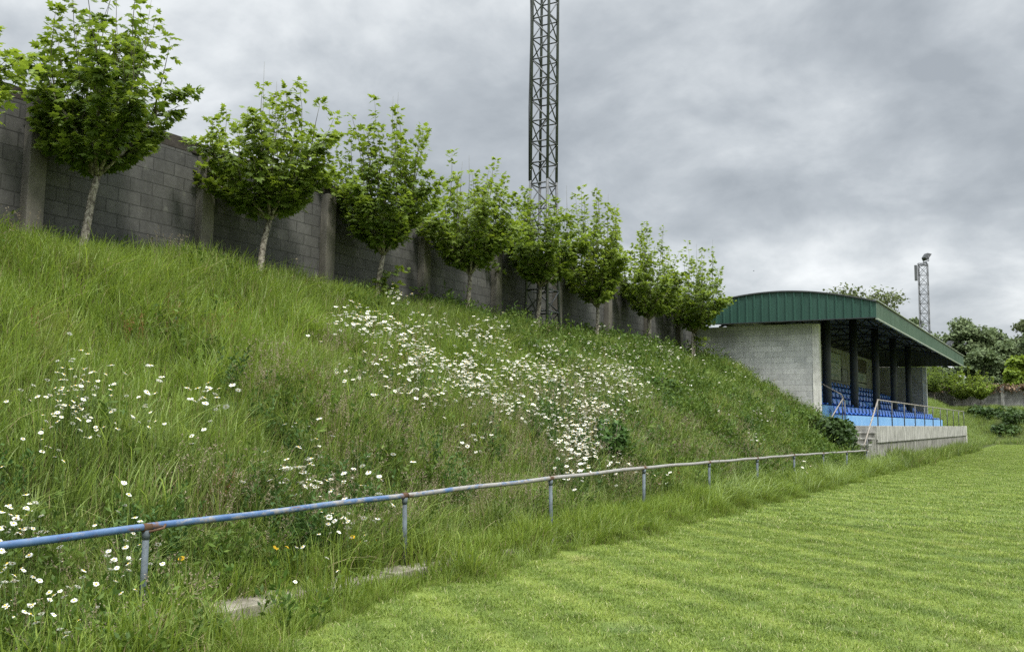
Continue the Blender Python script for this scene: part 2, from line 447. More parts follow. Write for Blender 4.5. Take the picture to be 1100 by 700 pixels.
# ------------------------------------------------------------------ perimeter wall
def perimeter_wall(name, y0, y1, label, posts):
    mb = MB(); mb.box(-12.55, -12.3, y0, y1, 2.5, 5.85)
    w = mb.build(name, M['wall_blocks']); tag(w, label, 'wall')
    # coping course: rough, stained, a little broken
    c = MB(); y = y0
    while y < y1-.05:
        L = min(random.choice([.4, .4, .42, .8]), y1-y)
        if random.random() > .06:
            h = random.choice([.20, .20, .18, .22])
            c.box(-12.56+random.uniform(-.01, .01), -12.285+random.uniform(-.012, .012), y+.006, y+L-.006, 5.852, 5.85+h, 0, .014)
        y += L
    c.build('coping', M['coping'], w)
    for py in posts:
        p = MB(); p.box(-12.298, -12.12, py-.125, py+.125, 2.9, 5.86+random.uniform(-.05, .06), 0, .015)
        p.build('post', M['post_conc'], w)
    return w
M['coping'] = mat_simple('stained coping block', (.045, .04, .035), .95, 0, .6, 4, .1, .6)
perimeter_wall('block_wall', -6, 34.28, 'long weathered grey block wall with concrete posts behind the row of plane trees', [1.4, 4.42, 7.40, 10.37, 13.35, 16.49, 19.53, 22.75, 26.06, 29.2, 32.2])
perimeter_wall('block_wall', 63.02, 100, 'short stretch of grey block wall beyond the stand, along the same bank', [66+3.05*i for i in range(11)])
mb = MB(); mb.box(-12.5, 40, 100.02, 100.25, 0, 5.25)
w = mb.build('end_wall', M['wall_blocks_far']); tag(w, 'grey block wall closing the far end of the ground, overgrown with brown creeper', 'wall')
for i in range(12):
    p = MB(); p.box(-9.9+i*4.1, -9.6+i*4.1, 99.85, 100.018, 0, 5.3, 0, .02); p.build('post', M['conc'], w)

# ------------------------------------------------------------------ pipe rail
def pipe_z(y):
    return float(np.interp(y, [0, 3.4, 7.5, 10.6, 13.4, 16.7, 22.7, 31.6], [.72, .735, .785, .81, .83, .815, .785, .70]))
rail = empty('pipe_rail', (-5.72, 4.47, 0), 'low pipe rail on posts along the foot of the bank, blue near, grey farther', 'railing')
mb = MB()
mb.tube([(0, yy-4.47, pipe_z(yy)+.004*math.sin(yy*3.1)) for yy in np.arange(.6, 31.75, .25)], .0265, 12)
mb.build('rail_pipe', M['pipe'], rail)
for k in range(-1, 10):
    yy = 4.47+3.02*k
    p = MB(); lean = random.uniform(-.02, .02)
    p.tube([(lean*.6, yy-4.47+lean, -.1), (0, yy-4.47, pipe_z(yy)-.025)], .0235, 10)
    p.tube([(0, yy-4.47, pipe_z(yy)-.085), (0, yy-4.47, pipe_z(yy)-.02)], [.026, .032], 10)
    po = p.build('post', M['pipe_post'], rail)
    c = MB(); c.tube([(0, yy-4.47-.035, pipe_z(yy)), (0, yy-4.47+.035, pipe_z(yy))], .030, 12)
    c.build('joint', M['rust'], po)
    if k in (0,):
        c = MB(); c.tube([(.03, yy-4.47+.0, pipe_z(yy)-.03), (.05, yy-4.47+.11, pipe_z(yy)-.012), (.03, yy-4.47+.14, pipe_z(yy)+.01)], .009, 8); c.build('bent_bracket', M['rust'], po)

# ------------------------------------------------------------------ the stand
SX0, SXF = -12.6, -7.72
stand = empty('football_stand', (-8, 48.7, 0), 'small covered football stand with blue seats, green metal roof and pale block end wall', 'grandstand')
LOC = Vector((-8, 48.7, 0))
def sp(name, mb, mats, parent=None):
    """part of the stand, built in world coordinates"""
    mb.v = [(x-LOC.x, y-LOC.y, z) for x, y, z in mb.v]
    return mb.build(name, mats, parent or stand)
YA, YB = 34.3, 63.2
mb = MB(); mb.box(SX0, SXF-.245, YA, YA+.2, .3, 5.14); sp('end_wall', mb, M['stand_blocks'])
mb = MB(); mb.box(SX0, SXF-.245, YB-.2, YB, .3, 5.14); sp('end_wall', mb, M['stand_blocks_in2'])
for yy in (YA-.02, YB-.22):
    mb = MB(); mb.box(SXF-.243, SXF, yy, yy+.26, .3, 5.12, 0, .012); sp('corner_post', mb, M['white_post'])
RX = -10.9
mb = MB(); mb.box(RX-.2, RX, YA+.202, YB-.202, 1.4, 5.6); sp('rear_wall', mb, M['stand_blocks_in'])
# roof: arched section
RX0, RX1, RY0, RY1 = -12.75, -5.66, 33.75, 63.55
def arch(x):     # underside of roof sheet
    t = (x-RX0)/(RX1-RX0)
    return 5.66 + .06*t + .57*math.sin(math.pi*min(max(t, 0), 1))**.9 * 1.0
def zbot(x): return 5.17 - .008*(x-RX1)
NA = 40
ax = [RX0+(RX1-RX0)*i/NA for i in range(NA+1)]
mb = MB(); v = []
for x in ax:
    for yy in (RY0-.06, RY1+.06): v += [(x, yy, arch(x)+.012), (x, yy, arch(x)+.055)]
fs = []
for i in range(NA):
    b = i*4; c = b+4
    fs += [(b+1, c+1, c+3, b+3), (b, b+2, c+2, c), (b, c, c+1, b+1), (b+2, b+3, c+3, c+2)]
fs += [(0, 1, 3, 2), (NA*4, NA*4+2, NA*4+3, NA*4+1)]
mb.face_set(v, fs, 0, False); roof = sp('roof', mb, M['under_roof'])
def corrug_end(y, name, mat, outward):
    """vertical ribbed sheet in the XZ plane following the arch"""
    mb = MB(); pts = []
    pitch = .29; x = RX0
    while x < RX1-.001:
        for (a, dd) in ((0, 0), (.20, 0), (.225, .035), (.265, .035)):
            if x+a < RX1: pts.append((x+a, dd))
        x += pitch
    pts.append((RX1, 0))
    v = []
    for px_, dd in pts:
        yy = y+outward*dd
        v += [(px_, yy, zbot(px_)), (px_, yy, arch(px_)+.004)]
    mb.face_set(v, [(2*i, 2*i+2, 2*i+3, 2*i+1) for i in range(len(pts)-1)], 0)
    b = [(p[0], p[1]-outward*.03, p[2]) for p in v]
    n0 = len(pts)
    mb.face_set(b, [(2*i, 2*i+1, 2*i+3, 2*i+2) for i in range(n0-1)], 0)
    mb.m = [0]*(len(pts)-1)+[1]*(n0-1)
    return sp(name, mb, [mat, M['under_roof']], roof)
corrug_end(RY0, 'fascia', M['green_end'], -1)
corrug_end(RY1, 'fascia', M['green_end'], 1)
mb = MB(); pts = []; yy = RY0
while yy < RY1-.001:
    for (a, dd) in ((0, 0), (.20, 0), (.225, .03), (.265, .03)):
        if yy+a < RY1: pts.append((yy+a, dd))
    yy += .29
pts.append((RY1, 0))
v = []
for q, dd in pts: v += [(RX1+dd, q, zbot(RX1)), (RX1+dd, q, arch(RX1)+.0)]
mb.face_set(v, [(2*i, 2*i+2, 2*i+3, 2*i+1) for i in range(len(pts)-1)], 0)
mb.face_set([(p[0]-.03, p[1], p[2]) for p in v], [(2*i, 2*i+1, 2*i+3, 2*i+2) for i in range(len(pts)-1)], 0)
mb.m = [0]*(len(pts)-1)+[1]*(len(pts)-1)
sp('fascia', mb, [M['green_front'], M['under_roof']], roof)
mb = MB()
mb.box(RX1-.02, RX1+.055, RY0-.07, RY1+.07, zbot(RX1)-.045, zbot(RX1)-.003)
mb.box(RX1-.02, RX1+.06, RY0-.07, RY1+.07, arch(RX1)+.058, arch(RX1)+.085)
sp('edge_trim', mb, M['trim'], roof)
mb = MB(); mb.box(RX0, RX1-.03, RY0-.05, RY0-.002+.04, zbot(RX0)-.045, zbot(RX0)-.018); sp('edge_trim', mb, M['steel_dark'], roof)
# columns and arched trusses
for k in range(5):
    yy = 36.7+5.2*k
    mb = MB(); mb.tube([(-8.0, yy, 1.5), (-8.0, yy, arch(-8.0)-.12)], .165, 20); sp('column', mb, M['steel_dark'])
    mb = MB()
    top = [(x, yy, arch(x)-.10) for x in ax[2:-1]]
    bot = [(x, yy, arch(x)-.42-.0*x) for x in ax[3:-3]]
    mb.tube(top, .045, 6); mb.tube(bot, .045, 6)
    for i in range(4, len(ax)-6, 4):
        mb.bar((ax[i], yy, arch(ax[i])-.42), (ax[i+2], yy, arch(ax[i+2])-.10), .045)
        mb.bar((ax[i+2], yy, arch(ax[i+2])-.10), (ax[i+4], yy, arch(ax[i+4])-.42), .045)
    sp('roof_truss', mb, M['steel_black'])
mb = MB()
for x in np.linspace(RX0+.5, RX1-.25, 9): mb.box(x-.03, x+.03, RY0+.06, RY1-.06, arch(x)-.07, arch(x)+.002)
sp('purlins', mb, M['steel_dark'], roof)
# stepped blue base, five rows
rows = []
for r in range(5):
    x1 = -7.1-.70*r; x0 = x1-.70; z1 = 1.86+.36*r
    y0 = 35.75 if r == 0 else YA+.205
    mb = MB(); mb.box(x0 if r < 4 else RX+.002, x1, y0, YB+1.7 if r == 0 else YB-.205, 1.0, z1)
    sp('seat_step', mb, M['bluewall']); rows.append((x1, z1, y0))
# terrace
TX = -5.86; T0, T1 = 34.75, 66.2
mb = MB(); mb.box(-7.098, TX, T0, T1, .9, 1.48, 0, .015); mb.box(-7.098, TX-.02, YA+.2, T0-.003, 1.0, 1.478)
terr = sp('terrace', mb, M['conc'])
mb = MB(); mb.box(-7.09, TX-.05, T0+.02, T1-.03, -.2, .897); sp('terrace_base', mb, M['conc_dark'], terr)
mb = MB(); mb.box(TX-.28, TX+.015, T1-.0, T1+.16, -.2, 1.5, 0, .01); sp('end_pier', mb, M['white_post'], terr)
# seats
def seat_mb():
    mb = MB(); w = .22
    prof = [(.24, .05), (.20, .075), (.05, .055), (-.10, .05), (-.16, .085), (-.185, .16), (-.205, .28), (-.225, .345), (-.245, .345)]
    n = len(prof); v = []
    for j, yy in enumerate((-w, -w*.86, -w*.4, 0, w*.4, w*.86, w)):
        e = abs(yy)/w
        for i, (px_, pz) in enumerate(prof):
            curl = .028*max(0, e-.5)*2
            v.append((px_+(curl if i > 3 else 0), yy*(.94 if i in (0, n-1) else 1), pz+(curl if i <= 3 else 0)-(.03 if e > .9 and i >= n-2 else 0)))
    fs = []
    for j in range(6):
        for i in range(n-1): fs.append((j*n+i, (j+1)*n+i, (j+1)*n+i+1, j*n+i+1))
    mb.face_set(v, fs, 0, True)
    mb.face_set([(a-.012, b, c-.014) for a, b, c in v], [f[::-1] for f in fs], 0, True)
    mb.box(-.02, .10, -.05, .05, -.0, .045, 0)
    return mb
smb = seat_mb()
spots = []
for r, (x1, z1, y0) in enumerate(rows):
    yy = max(y0, 34.9)+.45; 
    while yy < (YB+1.2 if r == 0 else YB-.5):
        if r != 2 or True:
            blocked = (r == 1 and any(abs(yy-(36.7+5.2*k)) < .35 for k in range(5)))
            if not blocked: spots.append((x1-.32, yy, z1))
        yy += .79
spots.sort(key=lambda s: s[1]+ (8 if s[0] < -9 else 0))
first = None
SEATS_SOLO = 96
for i, (x, yy, z) in enumerate(spots[:SEATS_SOLO]):
    if first is None:
        first = smb.build('seat', M['seat'], stand); o = first
    else:
        o = first.copy(); COL.objects.link(o); o.parent = stand
    o.location = (x-LOC.x, yy-LOC.y, z)
mb = MB()
for (x, yy, z) in spots[SEATS_SOLO:]:
    mb.face_set([(a+x, b+yy, c+z) for a, b, c in smb.v], smb.f, 0, True)
o = sp('seat', mb, M['seat']); o['kind'] = 'stuff'

# sign boards on the rear wall
def board(y0, y1, z0, z1, mats, label, stripes):
    t = empty('sign_board', (RX, (y0+y1)/2, z0), label, 'sign board')
    h = (y1-y0)/2; H_ = z1-z0
    m1 = MB(); m1.box(.004, .03, -h+.03, h-.03, .03, H_-.03); m1.build('panel', mats, t)
    fr = MB()
    for a in ((-h, -h+.028), (h-.028, h)): fr.box(.003, .045, a[0], a[1], 0, H_)
    for a in ((0, .028), (H_-.028, H_)): fr.box(.003, .043, -h+.03, h-.03, a[0], a[1])
    fr.build('frame', M['steel_dark'], t)
    if stripes:
        p = MB()
        for (ya, yb, za, zb_) in stripes: p.box(.0305, .034, -h+2*h*ya, -h+2*h*yb, H_*za, H_*zb_)
        p.build('faded_print', M['faded'], t)
M['faded'] = mat_simple('faded print', (.24, .28, .26), .8, 0, .4, 3)
board(50.0, 53.4, 3.85, 5.35, M['board'], 'tall pale faded board on the rear wall behind the first stand column', [(.2, .85, .62, .7), (.3, .7, .42, .47), (.15, .8, .15, .22)])
board(53.55, 55.1, 3.85, 4.6, M['board_grey'], 'small plain grey board on the rear wall beside the tall pale board', None)
board(57.0, 60.8, 4.02, 4.62, M['board'], 'pale board with grey panel on the rear wall, upper of a pair', [(.15, .75, .2, .85)])
board(57.0, 60.8, 3.66, 4.0, M['board'], 'low pale strip board on the rear wall, lower of the pair between two columns', [(.1, .8, .4, .62)])
board(57.0, 60.8, 4.66, 5.4, M['board_dark'], 'dark brown faded board on the rear wall above the pale pair', None)

# guard rail of the terrace
GX = -5.95
g = empty('guard_rail', (GX, 35.2, 1.48), 'metal guard rail with eleven dark uprights along the concrete terrace edge', 'railing')
mb = MB(); mb.tube([(0, 0, .93), (0, 30.6, .93)], .024, 8); mb.build('top_rail', M['galv_light'], g)
for k in range(11):
    p = MB(); p.tube([(0, 3.055*k+.02, -.0), (0, 3.055*k+.02, .91)], .022, 8); p.build('upright', M['galv'], g)
# stair from the pitch side up to the terrace
st = MB(); n = 5
for i in range(n):
    z1 = 1.48-.205*(i+1)+.0
    st.box(-7.05, TX-.04, T0-.55*(i+1)+.003, T0-.55*i-.003 if i else YA+.19, -.1, z1-.05)
stairs = st.build('concrete_steps', M['conc_dark']); tag(stairs, 'flight of worn concrete steps climbing to the stand terrace beside the dark bush', 'steps')
for i in range(n):
    z1 = 1.48-.205*(i+1)
    t = MB(); t.box(-7.06, TX-.03, T0-.55*(i+1)-.03, T0-.55*i-.006 if i else YA+.188, z1-.049, z1, 0, .008); t.build('tread', M['conc'], stairs)
def handrail(pts, posts, label, r=.021, post_r=.02):
    t = empty('handrail', pts[0], label, 'handrail'); b = Vector(pts[0])
    m1 = MB(); m1.tube([Vector(p)-b for p in pts], r, 8); m1.build('rail_pipe', M['galv_light'], t)
    for (p, q) in posts:
        m2 = MB(); m2.tube([Vector(p)-b, Vector(q)-b], post_r, 8); m2.build('post', M['galv'], t)
handrail([(TX-.06, 35.15, 2.41), (TX-.06, 32.3, .80)], [((TX-.06, 32.9, .4), (TX-.06, 32.9, 1.11))], 'sloping pale pipe handrail down the outer side of the terrace steps', .027)
handrail([(-7.02, 35.0, 2.35), (-7.04, 34.75, 2.42), (-7.05, 34.5, 2.33), (-7.2, 32.9, 1.5)], [((-7.02, 34.98, 1.48), (-7.02, 34.98, 2.34))], 'short bent pipe handrail at the bush side of the terrace steps')
handrail([(-8.4, 35.0, 3.32), (-7.15, 35.05, 2.60), (-7.08, 35.05, 2.45)], [((-7.12, 35.05, 1.48), (-7.12, 35.05, 2.56))], 'pale pipe handrail slanting up from the terrace into the seats by the end wall')

# ------------------------------------------------------------------ lattice masts and lamps
def lattice(name, loc, label, base_w, w, flare_h, height, panel, leg_w, brace_w, lamps, xb=False):
    t = empty(name, loc, label, 'light mast')
    def half(z): return (base_w+(w-base_w)*min(z/flare_h, 1))/2 if flare_h > 0 else w/2
    cs = [(-1, -1), (1, -1), (1, 1), (-1, 1)]
    for cx, cy_ in cs:
        m1 = MB(); zs = [-.3, flare_h, height] if flare_h > 0 else [-.3, height]
        for a, b in zip(zs[:-1], zs[1:]):
            m1.bar((cx*half(max(a, 0)), cy_*half(max(a, 0)), a), (cx*half(b), cy_*half(b), b), leg_w)
        m1.build('leg', M['galv'], t)
    for f in range(4):
        a = cs[f]; b = cs[(f+1) % 4]; m1 = MB(); z = 0; i = 0
        while z < height-.05:
            z2 = min(z+panel, height); h0, h1 = half(z), half(z2)
            if i % 2 or xb: m1.bar((a[0]*h0, a[1]*h0, z), (b[0]*h1, b[1]*h1, z2), brace_w)
            else: m1.bar((b[0]*h0, b[1]*h0, z), (a[0]*h1, a[1]*h1, z2), brace_w)
            if xb: m1.bar((b[0]*h0*.985, b[1]*h0*.985, z), (a[0]*h1*.985, a[1]*h1*.985, z2), brace_w)
            m1.bar((a[0]*h1, a[1]*h1, z2), (b[0]*h1, b[1]*h1, z2), brace_w*1.15)
            z = z2; i += 1
        m1.build('bracing', M['galv'], t)
    for (lx, ly, lz, rz, sz) in lamps: floodlight((loc[0]+lx, loc[1]+ly, loc[2]+lz), rz, sz)
    return t
LAMP_N = [0]
def floodlight(loc, rz, s=1.0, label=None):
    LAMP_N[0] += 1
    t = empty('floodlight', loc, label or ['square floodlight on top of the distant lattice mast', 'floodlight high on the near lattice mast, facing the pitch', 'second floodlight high on the near lattice mast'][min(LAMP_N[0]-1, 2)], 'floodlight', rz=rz)
    m1 = MB(); tl = R_(35)
    def tr(p): return (p[0]*math.cos(tl)+p[2]*math.sin(tl), p[1], -p[0]*math.sin(tl)+p[2]*math.cos(tl)+.45*s)
    a, b, c = .34*s, .40*s, .16*s
    back = [(-c, -b*.7, -a*.7), (-c, b*.7, -a*.7), (-c, b*.7, a*.7), (-c, -b*.7, a*.7)]
    frt = [(c, -b, -a), (c, b, -a), (c, b, a), (c, -b, a)]
    m1.face_set([tr(p) for p in back+frt], [(0, 3, 2, 1), (0, 1, 5, 4), (1, 2, 6, 5), (2, 3, 7, 6), (3, 0, 4, 7)], 0)
    m1.face_set([tr(p) for p in [(c*.9, -b, -a), (c*.9, b, -a), (c*.9, b, a), (c*.9, -b, a)]], [(0, 1, 2, 3)], 0)
    m1.build('housing', M['steel_dark'], t)
    m2 = MB(); m2.face_set([tr(p) for p in [(c*1.02, -b*.9, -a*.9), (c*1.02, b*.9, -a*.9), (c*1.02, b*.9, a*.9), (c*1.02, -b*.9, a*.9)]], [(0, 1, 2, 3)]); m2.build('glass', M['lamp_glass'], t)
    m3 = MB(); m3.bar((0, -b*1.1, .45*s), (0, -b*1.1, 0), .04*s); m3.bar((0, b*1.1, .45*s), (0, b*1.1, 0), .04*s); m3.bar((0, -b*1.1, 0), (0, b*1.1, 0), .05*s); m3.bar((0, 0, 0), (0, 0, -.2*s), .06*s)
    m3.build('bracket', M['galv'], t)
near = lattice('lattice_mast', (-11.66, 20.9, 3.75), 'tall grey steel lattice mast rising from among the plane trees', .67, .50, 4.0, 17.0, .56, .06, .028, [])
m1 = MB(); m1.box(-.42, -.24, -.5, -.2, 9.0, 9.9, 0, .02); m1.build('control_box', M['galv'], near)
m1 = MB(); m1.tube([(-.28, -.27, 4.0), (-.30, -.28, 6.0), (-.27, -.28, 8.0), (-.29, -.28, 9.0)], .018, 6); m1.build('cable', M['steel_dark'], near)
far = lattice('lattice_mast', (-12.75, 104, 0), 'slender distant lattice mast with one lamp, rising behind the stand roof', .86, .86, 0, 18.2, 1.0, .07, .034, [(.35, -.3, 18.35, R_(38), 1.15)], True)
m1 = MB(); m1.box(-.75, -.52, -.7, -.3, 16.4, 18.0, 0, .02); m1.build('control_box', M['galv'], far)
floodlight((-11.66, 20.6, 20.75), R_(-30), 1.0); floodlight((-11.66, 21.3, 20.75), R_(10), 1.0)
floodlight((-5.75, 56.8, 5.80), R_(35), .55, 'small dark floodlight on the front edge of the stand roof')
floodlight((-5.72, 33.95, 5.72), R_(-90), .2, 'tiny pale lamp on the near corner of the stand roof')

# ------------------------------------------------------------------ leaves and trees
def leaf_shape():
    half = [(.02, .26), (.26, .50), (.36, .25), (.70, .43), (.64, .16)]
    out = [(0, 0)]+half+[(1.0, 0)]+[(x, -y_) for x, y_ in half[::-1]]
    P = [(.42, 0, 0)]+[(x, y_, -.22*abs(y_)-.22*x*x) for x, y_ in out]
    n = len(out)
    F = [(0, 1+i, 1+(i+1) % n) for i in range(n)]
    return np.array(P), np.array(F)
LP, LF = leaf_shape()
def leaves_mesh(name, pos, axis, normal, size, tint, mat, shape=None):
    P, F = shape or (LP, LF)
    n = len(pos)
    a = axis/np.linalg.norm(axis, axis=1, keepdims=True)
    nn = normal - (normal*a).sum(1, keepdims=True)*a; nn /= np.linalg.norm(nn, axis=1, keepdims=True)+1e-9
    b = np.cross(nn, a)
    V = pos[:, None] + size[:, None, None]*(P[None, :, 0:1]*a[:, None] + P[None, :, 1:2]*b[:, None] + P[None, :, 2:3]*nn[:, None])
    FF = (F[None]+(np.arange(n)*len(P))[:, None, None]).reshape(-1, F.shape[1])
    return np_mesh(name, V.reshape(-1, 3), FF, [mat], tint=np.repeat(tint, len(P)))

def plane_tree(loc, label, fork, top, rad, seed, lean=(0, 0), group='young plane trees along the block wall', mat='leaf_plane', dens=1.0, sprout=None, twin=False):
    """fork, top: heights above the base; rad: crown radius"""
    r = np.random.default_rng(seed)
    t = empty('plane_tree', loc, label, 'tree', group)
    tr = MB(); tw = MB()
    n = 7; path = []
    for i in range(n+1):
        f = i/n
        path.append((lean[0]*f**1.4+.02*math.sin(f*5+seed), lean[1]*f**1.4+.025*math.sin(f*4+seed*2), -.15+(fork+.15)*f))
    tr.tube(path, [.062-.017*i/n+(.02 if i == 0 else 0) for i in range(n+1)], 10)
    if twin: tr.tube([(p[0]*.5+.02, p[1]-.16-.06*i/n, p[2]) for i, p in enumerate(path)], [.045-.012*i/n for i in range(n+1)], 9)
    f0 = np.array(path[-1])
    pos = []; axs = []; nrm = []; siz = []; tin = []
    def leaf(p, out, young):
        k = r.uniform(.0, 1)
        az = r.uniform(0, 2*math.pi); o2 = np.array([math.cos(az), math.sin(az), 0])
        ax = out*.45+o2*.85+np.array([0, 0, r.uniform(-.6, .5)-(.08 if not young else -.3)])
        pos.append(p+ax*.06); axs.append(ax)
        nrm.append(np.array([r.normal(0, .45), r.normal(0, .45), 1.0])+out*.35)
        s = r.uniform(.085, .165)*(.85 if young else 1)
        siz.append(s); tin.append(np.clip((.42 if young else .12)+r.uniform(0, .5)+(.12 if r.random() < .12 else 0), 0, 1))
    def shoot(p0, d0, L, rbase, droop=0):
        m_ = max(3, int(L/.2)); pts = [p0]; d_ = d0/np.linalg.norm(d0); p = p0.copy()
        for i in range(m_):
            d_ = d_+np.array([r.normal(0, .07), r.normal(0, .07), .10-droop]); d_ /= np.linalg.norm(d_)
            p = p+d_*L/m_; pts.append(p.copy())
        tw.tube(pts, [rbase*(1-.8*i/m_) for i in range(m_+1)], 5)
        s = L*r.uniform(.08, .22)
        while s < L:
            f = s/L*m_; i = min(int(f), m_-1); q = pts[i]+(pts[i+1]-pts[i])*(f-i)
            out = q-f0; out[2] = 0; out = out/(np.linalg.norm(out)+.2)
            young = s/L > .72
            bare = r.random() < .06
            for _ in range(0 if bare else int(r.integers(4, 8))): leaf(q+r.normal(0, .02, 3), out, young)
            s += r.uniform(.115, .215)/dens
        for _ in range(int(r.integers(5, 9))): leaf(pts[-1], np.zeros(3), True)
        return pts
    hgt = top-fork
    asym = r.uniform(.82, 1.18, 8); nl = 8
    for _ in range(2):   # bare shoots standing above the leaves
        az = r.uniform(0, 6.28); rr = rad*r.uniform(.1, .6); q = f0+np.array([math.cos(az)*rr, math.sin(az)*rr, hgt*.5])
        tw.tube([q, q+np.array([.02, .0, hgt*.3]), q+np.array([.03, r.normal(0, .03), hgt*r.uniform(.48, .66)])], [.007, .005, .002], 4)
    for k in range(nl):
        az = 2*math.pi*(k+r.uniform(-.3, .3))/nl
        o = np.array([math.cos(az), math.sin(az), 0]); L = rad*r.uniform(.68, .95)*asym[k]; rise = r.uniform(.07, .12)
        pts = [f0.copy()]; p = f0.copy(); m_ = 4
        for i in range(m_):
            p = p+o*L/m_+np.array([r.normal(0, .03), r.normal(0, .03), hgt*(rise+r.uniform(-.02, .02))]); pts.append(p.copy())
        tr.tube(pts, [.03-.005*i for i in range(m_+1)], 6)
        for i in range(1, m_+1):
            q = pts[i]; fr = i/m_
            prof = math.sqrt(max(.1, 1-(fr*.88)**4))
            for _ in range(1 if i < 4 else 2):
                Ls = (f0[2]+hgt*r.uniform(.5, .98)*prof*(.6+.4*asym[k])-q[2])
                if Ls > .15: shoot(q, np.array([o[0]*.35*fr+r.normal(0, .15), o[1]*.35*fr+r.normal(0, .15), 1.0]), Ls, .012)
            # short side twigs fill the lower crown
            for _ in range(4):
                dd = np.array([o[0]+r.normal(0, .8), o[1]+r.normal(0, .8), r.uniform(.12, .8)]); shoot(q, dd, r.uniform(.22, .45)*rad*.9, .008, .05)
    for _ in range(5): shoot(f0, np.array([r.normal(0, .32), r.normal(0, .32), 1.0]), hgt*r.uniform(.68, .98), .014)
    for _ in range(3):
        az = r.uniform(0, 6.28); q = f0+np.array([math.cos(az)*rad*r.uniform(.2, .7), math.sin(az)*rad*r.uniform(.2, .7), hgt*.45]); shoot(q, np.array([r.normal(0, .08), r.normal(0, .08), 1.0]), hgt*r.uniform(.5, .62), .010)
    # a haze of mid-crown twigs rounds the crown off
    for _ in range(15):
        az = r.uniform(0, 6.283); zf = r.uniform(.14, .58); rr = rad*math.sqrt(r.uniform(.05, 1))*math.sqrt(max(.1, 1-(zf/.95)**2))*.82
        q = f0+np.array([math.cos(az)*rr, math.sin(az)*rr, hgt*zf])
        shoot(q, np.array([math.cos(az)*.6+r.normal(0, .4), math.sin(az)*.6+r.normal(0, .4), r.uniform(.1, 1.0)]), r.uniform(.3, .6), .007, .05)
    if sprout:
        for _ in range(sprout):
            f = r.uniform(.45, .95); q = np.array([lean[0]*f**1.4, lean[1]*f**1.4, fork*f]); dd = np.array([r.uniform(-.2, .8), r.uniform(-.2, 1), r.uniform(-.4, .5)]); shoot(q, dd, r.uniform(.3, .65), .008, .1)
    trunk = tr.build('trunk', M['bark'], t); tw.build('twigs', M['twig'], t)
    me = leaves_mesh('crown', np.array(pos), np.array(axs), np.array(nrm), np.array(siz), np.array(tin), M[mat])
    c = bpy.data.objects.new('crown', me); COL.objects.link(c); c.parent = t
    return len(pos)

def gz(x, y): return float(bank(x, y))
P_ = 'young plane tree along the block wall, '
TREES = [
 (4.8, 1.2, 2.75, 1.55, (.0, .0), 'plane tree at the left frame edge, only its outer leaves showing over the wall', {}),
 (7.50, 1.3, 3.9, 1.0, (.03, .26), 'plane tree with leaning mottled trunk, first whole tree from the left', {}),
 (10.72, 1.3, 3.65, 1.15, (.02, .22), 'rounded plane tree with leaning trunk beside a wall post, second whole tree from the left', {}),
 (13.78, 1.25, 4.15, 1.08, (.0, .12), 'plane tree with leafy sprouts low on its trunk, third whole tree from the left', {'sprout': 5}),
 (16.92, 1.2, 3.7, 1.0, (.0, .0), 'slender straight plane tree left of the lattice mast, above the top of the daisies', {}),
 (20.0, 1.35, 3.85, 1.18, (.0, .12), 'plane tree standing directly in front of the lattice mast', {}),
 (23.38, 1.25, 4.5, 1.05, (.0, .06), 'plane tree with high bare shoots, first to the right of the lattice mast', {}),
 (27.12, 1.2, 4.15, 1.15, (.0, .0), 'plane tree second to the right of the lattice mast, crown touching its neighbours', {}),
 (31.1, 1.15, 4.2, 1.35, (.0, .1), 'plane tree with twin trunk nearest the stand, its leaves over the green fascia', {'twin': True, 'sprout': 3}),
]
for i, (yy, fk, tp, rd, ln, lb, kw) in enumerate(TREES):
    plane_tree((-11.3, yy, gz(-11.3, yy)), lb, fk, tp, rd, 100+i*7, ln, **kw)
plane_tree((-14.3, 21.6, 3.2), 'paler young tree behind the block wall, showing between two plane trees', 2.2, 4.75, 1.25, 77, (0, 0), 'trees beyond the walls', 'leaf_plane_pale', 1.0)
for i, (x, yy, tp, rd, lb) in enumerate([(-11.3, 97.5, 3.9, 1.7, 'bright green bushy tree just past the far end of the stand'), (-9.0, 98.2, 3.6, 1.5, 'bright green small tree on the far bank, middle of three beyond the stand'), (-7.3, 97.4, 3.2, 1.1, 'bright green small tree on the far bank, right of three beyond the stand')]):
    plane_tree((x, yy, gz(x, yy)), lb, .9, tp+.3, rd, 300+i, (0, 0), 'small trees on the far bank', 'leaf_far_light')

